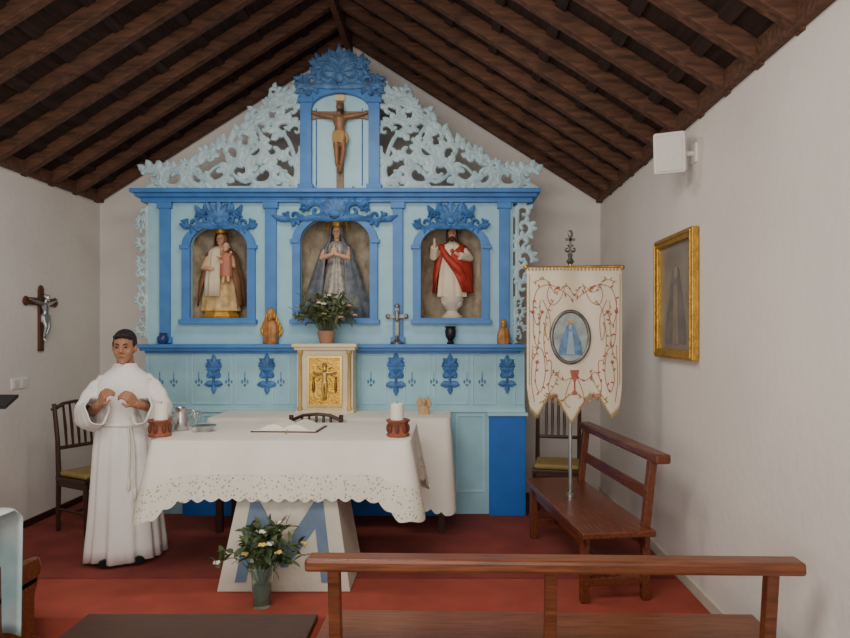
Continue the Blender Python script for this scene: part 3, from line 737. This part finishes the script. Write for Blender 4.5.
M=MB(); M.lathe([(.035,0),(.04,.006),(.07,.035),(.078,.045),(.073,.045),(.04,.012),(0,.01)],n=28); single(M,'bowl','shallow silver bowl on the altar cloth','bowl',silver,(WX(205,4.5),4.5,ZT),smooth=True)
M=MB(); M.lathe([(.03,0),(.03,.004),(.008,.012),(.008,.05),(.03,.07),(.035,.11),(.031,.11),(.0,.075)],n=24); single(M,'goblet','small glass goblet on the altar','glass',glass,(WX(196,4.75),4.75,ZT),smooth=True)
T=thing('angel_figurine','small pale wooden angel figurine on the side table','figurine',(WX(424,5.45),5.45,ZT))
pw=mat('pale_wood',(196,160,118),.6)
M=MB(); M.loft([ring(0,0,z,a,b,24,.08,7) for z,a,b in((0,.045,.035),(.04,.045,.035),(.07,.035,.025),(.08,.01,.01))]); head(M,(0,0,.105),.06); part(M,'body',pw,T,smooth=True)
for s in(1,-1):
    M=MB()
    for k in range(3): leaf(M,s*.015,.05+.015*k,pi/2-s*(1.1-.25*k),.08,.014,.02,.008,s*.9)
    part(M,'wing',pw,T)

TO=((WX(297,5.5)+WX(353,5.5))/2,5.60,ZT)
TB=thing('tabernacle','cream and gold tabernacle with embossed golden door','tabernacle',TO)
hw=(WX(353,5.5)-WX(297,5.5))/2
zt=WZ(350,5.5)-ZT
M=MB(); M.box(-hw,hw,-.1,.10,0,zt); part(M,'body',creamm,TB,bevel=.004)
M=MB(); M.box(-hw-.02,hw+.02,-.13,.10,zt,zt+.025); M.box(-hw-.035,hw+.035,-.15,.10,zt+.025,zt+.055); M.box(-hw-.01,hw+.01,-.12,.1,0,.03); part(M,'cornice',creamm,TB,bevel=.004)
for s in (1,-1):
    M=MB(); M.lathe([(.022,.03),(.022,.05),(.014,.06),(.016,.25),(.014,zt-.04),(.024,zt-.03),(.024,zt)],s*(hw-.03),-.115,0,n=12)
    part(M,'column',mat('aged_cream_gold',(196,164,104),.5,.3,var=.2),TB,smooth=True)
M=MB(); M.box(-.15,.15,-.112,-.1,.06,zt-.05); part(M,'door',gold,TB,bevel=.003)
M=MB(); z=.06; w=zt-.11
M.plate([[(-.15,z),(.15,z),(.15,z+w),(-.15,z+w)],[(-.13,z+.02),(.13,z+.02),(.13,z+w-.02),(-.13,z+w-.02)]],-.125,-.112)
part(M,'door_frame',mat('pale_gold',(216,180,104),.3,.7),TB,bevel=.001)
M=MB(); cz=z+w*.52
M.box(-.016,.016,-.124,-.112,cz-.17,cz+.15); M.box(-.1,.1,-.124,-.112,cz+.045,cz+.075)
for k in range(12):
    a=2*pi*k/12+.26; M.ribbon([(.05*cos(a),cz+.055+.05*sin(a)),(.09*cos(a),cz+.055+.09*sin(a))],[.006,.001],-.112,.006)
part(M,'embossed_cross',mat('bronze_gold',(128,94,44),.35,.7),TB,bevel=.001)
M=MB()      # relief figure on the door cross
M.ell((0,-.128,cz+.098),(.017,.01,.021),10,8); M.tube([(0,-.128,cz+.07),(0,-.128,cz-.02)],[.026,.019],10,.5)
for s in (1,-1):
    M.tube([(s*.018,-.128,cz+.066),(s*.055,-.127,cz+.066),(s*.095,-.126,cz+.078)],[.011,.009,.006],8)
    M.tube([(s*.01,-.128,cz-.02),(s*.014,-.13,cz-.08),(s*.006,-.127,cz-.14)],[.015,.011,.007],8)
M.ell((0,-.128,cz-.02),(.026,.012,.022),10,8)
part(M,'relief_figure',mat('pale_gold',(216,180,104),.3,.7),TB,smooth=True)
for s in (1,-1):
    M=MB(); M.ell((s*.095,-.113,cz-.05),(.014,.01,.06),10,8); M.ell((s*.095,-.115,cz+.02),(.011,.009,.014),10,8); part(M,'relief_attendant',mat('bronze_gold',(128,94,44),.35,.7),TB,smooth=True)

# ---------------------------------------------------------------- plants
def leaf3(M,p,d,L,w):
    d=Vector(d).normalized(); s=d.cross(Vector((0,0,1)))
    if s.length<.05: s=Vector((1,0,0))
    s.normalize(); s=(Matrix.Rotation(R.uniform(-1,1),3,d)@s); nrm=s.cross(d)
    p=Vector(p); a=p; b=p+d*L*.35+nrm*L*.06; c=p+d*L*.7+nrm*L*.06; e=p+d*L-nrm*L*.05
    M.add([a,b+s*w,b-nrm*w*.2,b-s*w,c+s*w*.75,c-nrm*w*.2,c-s*w*.75,e],[(0,2,1),(0,3,2),(1,2,5,4),(2,3,6,5),(4,5,7),(5,6,7)])
def plant(T,c,rx,rz_,z0,nst,nl,ll,lw,bl,matleaf,nb,up=.25,ry=.8):
    MS=MB();ML=MB();MF=MB()
    for i in range(nst):
        a=R.uniform(0,2*pi); rr=R.random()**.5; h=R.uniform(.35,1)
        tip=Vector((c[0]+rx*rr*cos(a),c[1]+rx*ry*rr*sin(a),z0+rz_*h*(1-.35*rr)+up*rz_))
        mid=Vector((c[0],c[1],z0))*.45+tip*.55+Vector((0,0,rz_*.18)); st=Vector((c[0]+.01*cos(a),c[1]+.01*sin(a),z0-.05))
        pts=catmull([st,mid,tip],6); MS.tube(pts,[.003]*len(pts),5)
        for k in range(nl):
            q=pts[min(len(pts)-1,4+int(R.random()*(len(pts)-4)))]
            dd=Vector((R.uniform(-1,1),R.uniform(-1,1),R.uniform(-.6,.9)))
            leaf3(ML,q,dd,ll*R.uniform(.6,1.3),lw*R.uniform(.7,1.2))
        if i<nb:
            MF.cur=i%len(bl)
            for k in range(7):
                aa=2*pi*k/7; MF.ell(tip+Vector((.013*cos(aa),.013*sin(aa)-.005,.004+.004*(k%2))),(.011,.011,.007),6,5)
            MF.ell(tip+Vector((0,-.003,.008)),.009,6,5)
    part(MS,'stems',stemm,T); part(ML,'foliage',matleaf,T); part(MF,'blossoms',bl,T,smooth=True)
T=thing('flower_pot','terracotta pot of mixed greenery and pale blossoms on the tabernacle','potted plant',(TO[0]+.0,5.56,ZT+zt+.055))
M=MB(); M.lathe([(.05,0),(.06,.02),(.075,.08),(.08,.11),(.072,.11),(.06,.09),(0,.09)],n=24); part(M,'pot',mat('dusty_terracotta',(160,120,96),.7,var=.15,scale=12),T,smooth=True)
plant(T,(0,0),.28,.42,.08,58,10,.08,.015,[bwhi,bred,byel],leafm,20,.02,.5)
T=thing('flower_vase','clear glass vase of greenery and yellow flowers','flower vase',(WX(262,3.85),3.85,P0))
M=MB(); M.lathe([(.05,0),(.055,.01),(.05,.05),(.062,.15),(.072,.25),(.068,.25),(.057,.15),(.045,.05),(.03,.012),(0,.012)],n=28); part(M,'vase',glass,T,smooth=True)
M=MB(); M.lathe([(.0,.014),(.042,.016),(.044,.05),(.053,.13),(0,.131)],n=24,cap=False); part(M,'water',mat('green_water',(74,90,58),.2),T,smooth=True)
plant(T,(0,0),.27,.36,.17,30,11,.085,.016,[byel,bwhi],leafd,10,.04)

# ---------------------------------------------------------------- banner
YBN=4.62
BX=WX(571,YBN)
zt0=P0+.456
BN=thing('processional_banner','cream satin religious banner with red embroidery on a silver pole','banner',(BX,YBN+.03,zt0))
def BXc(px): return WX(px,YBN)-BX
def BZc(py): return WZ(py,YBN)-zt0
M=MB(); M.tube([(0,.0,0),(0,.0,BZc(262))],.013,12); M.lathe([(.03,0),(.03,.02),(.015,.03)],n=16); part(M,'pole',silver,BN,smooth=True)
M=MB(); z=BZc(264); M.lathe([(.014,z),(.03,z+.02),(.014,z+.05),(.02,z+.07),(.01,z+.08)],n=14)
for s in (1,-1): scroll(M,s*.022,z+.11,pi/2,.028,s,.0,.012,1.,.35,3)
M.box(-.008,.008,-.01,.0,z+.08,z+.24); M.box(-.035,.035,-.01,.0,z+.17,z+.19); M.ell((0,-.004,z+.22),(.02,.012,.03))
part(M,'finial',silverd,BN)
M=MB(); M.tube([(BXc(527),-.015,BZc(268)),(BXc(622),-.015,BZc(266))],.011,10)
for px in (526,623): M.ell((BXc(px),-.015,BZc(267)),.018,10,8)
part(M,'crossbar',gold,BN,smooth=True)
x0,x1=BXc(527),BXc(622)
def yo(x,z): return -.034+.010*sin(x*16+.5)+.005*sin(x*31+z*4)
def zb(x):
    px=(x-x0)/(x1-x0)
    lob=[(.0,388),(.03,408),(.11,416),(.22,396),(.30,394),(.38,408),(.47,423),(.56,408),(.66,394),(.76,396),(.88,416),(.97,408),(1.,388)]
    for (a,b),(c,d) in zip(lob,lob[1:]):
        if px<=c+1e-6: return BZc(b+(d-b)*(px-a)/(c-a))
    return BZc(388)
M=MB(); rows=[]
nc=80
for r in range(31):
    v=r/30; row=[]
    for c in range(nc+1):
        x=x0+(x1-x0)*c/nc; z=BZc(268)+(zb(x)-BZc(268))*v; row.append((x,yo(x,z),z))
    rows.append(row)
M.loft(rows,closed=False); part(M,'cloth',bannerm,BN,smooth=True,solid=.004)
M=MB()
for c in range(0,nc):
    x=x0+(x1-x0)*(c+.5)/nc; z=zb(x); M.tube([(x,yo(x,z)-.002,z+.006),(x,yo(x,z)-.002,z-.022)],[.0035,.0028],5)
for c in range(0,27):
    x=x0+(x1-x0)*(c+.5)/27; z=BZc(270); M.ell((x,yo(x,z)-.004,z+.006),(.007,.005,.013),8,6)
o=part(M,'gold_fringe',embg,BN); o['kind']='stuff'
def emb(mats,fn,name):
    M=MB(); M.warp=lambda p: Vector((p.x,p.y+yo(p.x,p.z)-.003,p.z)); fn(M); part(M,name,mats,BN)
def vines(M):
    xc=(x0+x1)/2
    for s in (1,-1):
        def V(pp,w=.0024):
            pts=catmull([(xc+s*(a)*.001,BZc(b),0) for a,b in pp],6); M.ribbon([(p.x,p.y) for p in pts],[w]*len(pts),0,.003); return pts
        a=V([(10,300),(80,292),(180,285),(270,290),(300,310),(270,325),(235,312)])
        b=V([(300,300),(290,340),(230,352),(215,375),(250,392),(285,380),(270,362)])
        c=V([(20,378),(90,380),(150,372),(190,385),(170,400),(135,396)])
        V([(60,283),(110,300),(170,305),(200,295),(180,285)]); V([(300,345),(310,380),(290,402)])
        V([(0,372),(50,388),(70,402),(30,408)]); V([(230,300),(180,318),(190,340),(215,330),(200,322)]); V([(200,360),(170,362),(175,378)])
        for pts in (a,b,c):
            for i in range(1,len(pts)-1,4):
                p=pts[i]; leaf(M,p.x,p.y,R.uniform(0,6.28),.03,.006,0,.003,R.uniform(-1,1),5)
        for a_,b_ in ((235,312),(270,362),(135,396),(120,288),(300,312)):
            for k in range(6):
                t=k*pi/3; leaf(M,xc+s*a_*.001,BZc(b_),t,.016,.005,0,.004,.2,4)
    # central chalice motif below the medallion
    M.prism([(xc-.035,BZc(370)),(xc+.035,BZc(370)),(xc+.02,BZc(378)),(xc+.006,BZc(382)),(xc+.006,BZc(390)),(xc+.022,BZc(395)),(xc-.022,BZc(395)),(xc-.006,BZc(390)),(xc-.006,BZc(382)),(xc-.02,BZc(378))],-.003,0)
emb(embr,vines,'red_embroidery')
def goldv(M):
    xc=(x0+x1)/2
    for s in (1,-1):
        for pp in ([(0,296),(60,286),(140,292),(210,280),(300,282)],[(250,300),(255,330),(270,350),(300,360)],[(110,370),(150,385),(210,398),(240,402)],[(150,300),(200,312),(225,340),(200,365)],[(0,390),(60,398),(110,404)]):
            pts=catmull([(xc+s*a*.001,BZc(b),0) for a,b in pp],6); M.ribbon([(p.x,p.y) for p in pts],[.0024]*len(pts),0,.003)
            for i in range(1,len(pts)-1,2):
                p=pts[i]; leaf(M,p.x,p.y,R.uniform(0,6.28),.026,.006,0,.003,.5,5)
    for i in range(60):
        u=i/59; pz=BZc(275)+(BZc(384)-BZc(275))*u
        for x in (x0+.018,x1-.018): M.ell((x,-.001,pz),(.004,.002,.006),6,5)
emb(embg,goldv,'gold_embroidery')
ox,oz=BXc(570),BZc(337); orx,orz=.135,.185
M=MB(); M.loft([[(ox+(orx+.013*cos(2*pi*k/8))*cos(2*pi*j/48),-.048-.01*sin(2*pi*k/8),oz+(orz+.013*cos(2*pi*k/8))*sin(2*pi*j/48)) for k in range(8)] for j in range(49)],cap=False)
part(M,'medallion_frame',silverd,BN,smooth=True)
M=MB(); M.loft([[(ox+orx*cos(2*pi*j/48),-.045,oz+orz*sin(2*pi*j/48)) for j in range(48)],[(ox+orx*cos(2*pi*j/48),-.049,oz+orz*sin(2*pi*j/48)) for j in range(48)]])
M.cur=1; M.prism([(ox-.09,oz-.13),(ox+.09,oz-.13),(ox+.075,oz-.04),(ox+.038,oz+.05),(ox+.024,oz+.085),(ox,oz+.1),(ox-.024,oz+.085),(ox-.038,oz+.05),(ox-.075,oz-.04)],-.053,-.049)
M.cur=2; M.ell((ox,-.052,oz+.07),(.014,.004,.02),10,8); M.prism([(ox-.03,oz-.125),(ox+.03,oz-.125),(ox+.012,oz+.04),(ox-.012,oz+.04)],-.055,-.053)
M.cur=3; M.prism([(ox-.018,oz+.1),(ox+.018,oz+.1),(ox+.022,oz+.12),(ox,oz+.115),(ox-.022,oz+.12)],-.054,-.049)
part(M,'medallion_picture',[mat('medallion_blue_grey',(150,160,158),.5,var=.3,scale=16),mat('pale_blue_robe',(92,128,160),.5,var=.35,scale=25),mat('cream_figure',(150,168,184),.5),goldp],BN)

# ---------------------------------------------------------------- wall picture, speaker, switch
PY0,PY1=3.97,4.70; PZ0,PZ1=1.62,2.46
T=thing('picture_frame','gold framed dim devotional painting on the white wall','picture',(XR,(PY0+PY1)/2,PZ0),-pi/2)
w=(PY1-PY0)/2; h=PZ1-PZ0
M=MB(); M.plate([[(-w,0),(w,0),(w,h),(-w,h)],[(-w+.06,.06),(w-.06,.06),(w-.06,h-.06),(-w+.06,h-.06)]],-.05,-.004)
M.plate([[(-w+.012,.012),(w-.012,.012),(w-.012,h-.012),(-w+.012,h-.012)],[(-w+.03,.03),(w-.03,.03),(w-.03,h-.03),(-w+.03,h-.03)]],-.06,-.05)
part(M,'frame',gold,T,bevel=.005)
M=MB(); M.box(-w+.05,w-.05,-.02,-.004,.05,h-.05)
M.cur=1; M.prism([(-.2,.1),(.2,.1),(.17,.3),(.1,.5),(.06,.6),(0,.64),(-.06,.6),(-.1,.5),(-.17,.3)],-.023,-.02)
M.cur=2; M.ell((0,-.023,.58),(.035,.004,.045)); M.prism([(-.05,.1),(.05,.1),(.03,.5),(-.03,.5)],-.025,-.023)
part(M,'painting',[mat('old_canvas',(138,128,116),.4,var=.25,scale=4),mat('old_robe',(116,110,106),.4,var=.3,scale=7),mat('old_face',(146,132,114),.4,var=.2)],T)
T=thing('wall_speaker','white box loudspeaker on a wall bracket under the ceiling','speaker',(XR,4.05,2.93),0)
M=MB(); M.T=Matrix.Translation((-.155,-.0,0))@Matrix.Rotation(math.radians(-24),4,'Z')@Matrix.Rotation(math.radians(12),4,'X')
M.box(-.095,.095,-.09,.09,-.125,.125); part(M,'housing',speakw,T,bevel=.015)
M2=MB(); M2.T=M.T; M2.box(-.08,.08,-.097,-.09,-.11,.11); part(M2,'grille',greyp,T,bevel=.004)
M=MB(); M.box(-.012,0,-.04,.04,-.06,.06); M.tube([(0,0,0),(-.12,0,0)],.014,8); part(M,'bracket',speakw,T)
T=thing('light_switch','white double wall switch plate','switch',(XL,5.36,1.37),pi/2)
M=MB(); M.box(-.1,.1,-.01,0,-.045,.045); part(M,'plate',speakw,T,bevel=.003)
for x in (-.05,.05):
    M=MB(); M.box(x-.03,x+.03,-.016,-.01,-.03,.03); part(M,'rocker',greyp,T,bevel=.002)

# ---------------------------------------------------------------- priest
PR=thing('person','person in white alb standing with both hands raised before chest','person',(-2.37,4.67,P0),math.radians(20),.985)
HT=Matrix.Translation((0,0,1.45))@Matrix.Rotation(math.radians(-6),4,'Z')@Matrix.Rotation(math.radians(6),4,'X')@Matrix.Scale(1.0,4)@Matrix.Translation((0,0,-1.45))
M=MB(); hc=(0,-.01,1.565)
x,y,z=hc
M.T=HT
M.ell((x,y+.015,z+.02),(.075,.096,.103),24,18)
M.ell((x,y-.018,z-.025),(.066,.076,.090),24,18)
M.ell((x,y-.045,z-.075),(.046,.045,.040),16,12)
M.ell((x,y-.07,z-.10),(.024,.022,.018),12,10)
M.tube([(x,y-.088,z+.018),(x,y-.104,z-.012),(x,y-.110,z-.026)],[.008,.012,.014],10)
for s in (1,-1):
    M.ell((x+s*.013,y-.096,z-.030),(.010,.011,.008),8,6)
    M.ell((x+s*.076,y+.008,z-.008),(.010,.020,.031),10,8)
    M.ell((x+s*.030,y-.080,z+.030),(.026,.014,.008),10,8)
    M.ell((x+s*.040,y-.060,z-.028),(.024,.025,.026),10,8)
M.ell((x,y-.086,z-.060),(.024,.012,.010),10,8)
M.T=None
M.tube([(0,.01,1.34),(0,.0,1.50)],[.062,.056],14)
M.tube([(0,0,.95),(0,.0,1.1),(0,0,1.25),(0,.0,1.33),(0,0,1.39)],[.15,.14,.15,.13,.06],20,.62)
M.ell((0,0,.93),(.16,.11,.12))
def hand(M,w,fw,up,side):
    w=Vector(w);fw=Vector(fw).normalized();up=Vector(up);up=(up-fw*up.dot(fw)).normalized();cr=fw.cross(up)*side
    M.tube([w-fw*.03,w+fw*.01],[.026,.027],12,.8)
    for t in range(5):
        q=(t-2)*.016; M.tube([w+cr*q*.6,w+fw*.05+cr*q,w+fw*.085+cr*q],[.017,.016,.013],8)
    for i,(q,L) in enumerate(((.031,.068),(.011,.078),(-.010,.072),(-.030,.056))):
        p=w+fw*.085+cr*q; d=fw.copy(); u2=up.copy(); pts=[p]
        for k,(fr,an) in enumerate(((.45,38),(.32,48),(.25,35))):
            an=math.radians(an); nd=d*cos(an)-u2*sin(an); u2=u2*cos(an)+d*sin(an); d=nd
            p=p+d*L*fr; pts.append(p)
        M.tube(pts,[.0105,.0098,.009,.0075],8)
        for pp,r_ in zip(pts,[.0108,.0102,.0094,.008]): M.ell(pp,r_,8,6)
    p=w+fw*.025+cr*.03; q1=p+cr*.03+fw*.028-up*.012; q2=q1+fw*.026-up*.014-cr*.004
    M.tube([w+fw*.01+cr*.012,p,q1,q2],[.015,.014,.0115,.009],8); M.ell(q2,.0095,8,6); M.ell(q1,.012,8,6)
HR=(-.125,-.27,1.175); HL=(.10,-.27,1.165)
M.tube([(-.15,.0,1.32),(-.22,-.02,1.09),(HR[0]-.02,-.23,1.16),HR],[.05,.042,.031,.026],12)
M.tube([(.15,.0,1.32),(.22,-.02,1.09),(HL[0]+.03,-.23,1.15),HL],[.05,.042,.031,.026],12)
hand(M,HR,(.25,-.35,.6),(-.8,-.45,.1),1)
hand(M,HL,(-.35,-.35,.5),(.8,-.45,.1),-1)
for s in (1,-1):
    M.tube([(s*.09,0,.93),(s*.09,-.01,.5),(s*.09,.01,.08)],[.085,.06,.04],12)
    M.tube([(s*.09,.03,.045),(s*.10,-.05,.04),(s*.11,-.17,.03)],[.042,.042,.03],12,.7)
part(M,'body',[skin],PR,remesh=.0042)
for s in (1,-1):
    M=MB(); M.tube([(s*.09,.05,.043),(s*.10,-.05,.043),(s*.11,-.2,.036)],[.052,.054,.04],12,.72); part(M,'shoe',blackp,PR,smooth=True)
M=MB(); M.T=HT          # short hair: overlapping volumes merged into one surface
M.ell((x,y+.028,z+.050),(.079,.092,.083),24,16)
M.ell((x,y+.050,z+.005),(.073,.070,.085),20,14)
for s in (1,-1):
    M.ell((x+s*.050,y+.020,z+.028),(.032,.060,.050),14,10)
    M.ell((x+s*.066,y-.020,z+.028),(.012,.018,.026),10,8)
M.tube([(x-.056,y-.045,z+.076),(x-.03,y-.068,z+.092),(x+.005,y-.074,z+.098),(x+.04,y-.062,z+.088),(x+.060,y-.04,z+.070)],[.014,.020,.022,.019,.013],12)
part(M,'hair',hairm,PR,remesh=.005)
for s in (1,-1):
    M=MB(); M.T=HT; M.ell((x+s*.030,y-.0905,z+.010),(.0115,.006,.0052),10,8); part(M,'eye',mat('eye_dark',(40,26,22),.3),PR,smooth=True)
    M=MB(); M.T=HT; M.tube([(x+s*.013,y-.095,z+.029),(x+s*.030,y-.095,z+.036),(x+s*.050,y-.082,z+.030)],[.003,.004,.0025],6); part(M,'eyebrow',hairm,PR)
M=MB(); M.T=HT; M.tube([(x-.021,y-.094,z-.061),(x,y-.099,z-.058),(x+.021,y-.094,z-.061)],[.002,.0045,.002],8); part(M,'lips',mat('lips',(132,76,64),.5),PR,smooth=True)
M=MB()
prof=[(.03,.262,.215),(.12,.255,.21),(.35,.235,.19),(.6,.22,.175),(.85,.205,.16),(.98,.19,.15),(1.02,.188,.148),(1.12,.195,.15),(1.22,.20,.145),(1.29,.195,.13),(1.34,.17,.115),(1.375,.13,.10),(1.405,.09,.082),(1.435,.074,.075)]
rings=[]
for z_,a,b in prof:
    f=max(0,(1.25-z_))/1.25
    o=[]
    for j in range(120):
        t=2*pi*j/120
        k=1+f*(.06*sin(13*t+.4*z_)+.04*sin(7*t+1.2+z_)+.02*sin(23*t))
        o.append((a*k*cos(t),b*k*sin(t)+.0,z_+.006*sin(5*t)*f))
    rings.append(o)
M.loft(rings,cap=False)
part(M,'alb',alb,PR,smooth=True,solid=.008)
M=MB(); pts=[(.197*cos(2*pi*j/40),.158*sin(2*pi*j/40)-.003,1.0+.006*sin(2*pi*j/20)) for j in range(41)]
M.tube(pts,.008,8,cap=False)
M.tube(catmull([(.04,-.165,1.0),(.05,-.185,.85),(.045,-.195,.62)],5),.007,8); M.tube(catmull([(.055,-.163,1.0),(.08,-.18,.8),(.085,-.19,.55)],5),.007,8)
M.lathe([(.008,0),(.014,.02),(.012,.08),(.004,.09)],.045,-.195,.54,n=10); M.lathe([(.008,0),(.014,.02),(.012,.08),(.004,.09)],.085,-.19,.47,n=10)
part(M,'cincture_cord',mat('cord_white',(226,220,208),.8),PR,smooth=True)
def sleeve(pts,rad):
    P=catmull(pts,6); k=len(P); M=MB()
    rr=[]
    for i in range(k):
        u=i/(k-1)*(len(rad)-1); a=int(min(u,len(rad)-2)); rr.append(rad[a]+(rad[a+1]-rad[a])*(u-a)+.004*sin(i*1.9))
    M.tube(P,rr,24,1.0,cap=False)
    for i in range(len(M.v)):
        r=i//24; u=r/(k-1); c=Vector(P[r]); dzz=M.v[i].z-c.z
        if dzz<0 and u>.35: M.v[i].z=c.z+dzz*(1+1.3*(u-.35))
        M.v[i]+= (M.v[i]-c).normalized()*.005*sin((i%24)*2*pi/24*6+u*5)
    part(M,'sleeve',alb,PR,smooth=True,solid=.008)
sleeve([(-.11,.0,1.325),(-.19,-.0,1.23),(-.235,-.04,1.10),(-.20,-.14,1.10),(-.145,-.245,1.155)],[.06,.075,.085,.082,.072])
sleeve([(.11,.0,1.325),(.19,-.0,1.23),(.235,-.04,1.10),(.19,-.14,1.09),(.13,-.245,1.145)],[.06,.075,.085,.082,.072])
M=MB(); M.lathe([(.076,0),(.079,.01),(.074,.025)],0,0,1.42,n=28,sy=1.0,cap=False)
part(M,'collar',alb,PR,smooth=True)

# ---------------------------------------------------------------- lights
def area(name,loc,rot,size,sy,en,col):
    l=bpy.data.lights.new(name,'AREA'); l.shape='RECTANGLE'; l.size=size; l.size_y=sy; l.energy=en; l.color=col
    o=bpy.data.objects.new(name,l); o.location=loc; o.rotation_euler=rot; COL.objects.link(o)
area('ceiling_fill_light',(-.9,1.6,3.4),(math.radians(25),0,0),2.4,1.0,68,(1,.93,.85))  # added soft area light under the roof, out of view; no fixture modelled
area('rear_fill_light',(-.9,-1.1,2.0),(math.radians(90),0,0),3.5,2.4,80,(1,.96,.92))  # added broad front light across the open rear end, source unseen
area('chancel_fill_light',(-1.0,4.2,4.0),(math.radians(10),0,0),1.2,.4,24,(1,.92,.82))  # extra warm area light added above the altar, no lamp modelled
w=bpy.data.worlds.new('w'); SC.world=w; w.use_nodes=True
bg=w.node_tree.nodes['Background']; bg.inputs[0].default_value=(1,.96,.93,1); bg.inputs[1].default_value=.7

cam=bpy.data.cameras.new('camera'); cam.sensor_width=36; cam.lens=F/850*36; cam.shift_x=-(CX-425)/850; cam.shift_y=(CY-319)/850
co=bpy.data.objects.new('camera',cam); co.location=(0,0,CAMZ); co.rotation_euler=(pi/2,0,0); COL.objects.link(co); SC.camera=co
cam.clip_start=.05
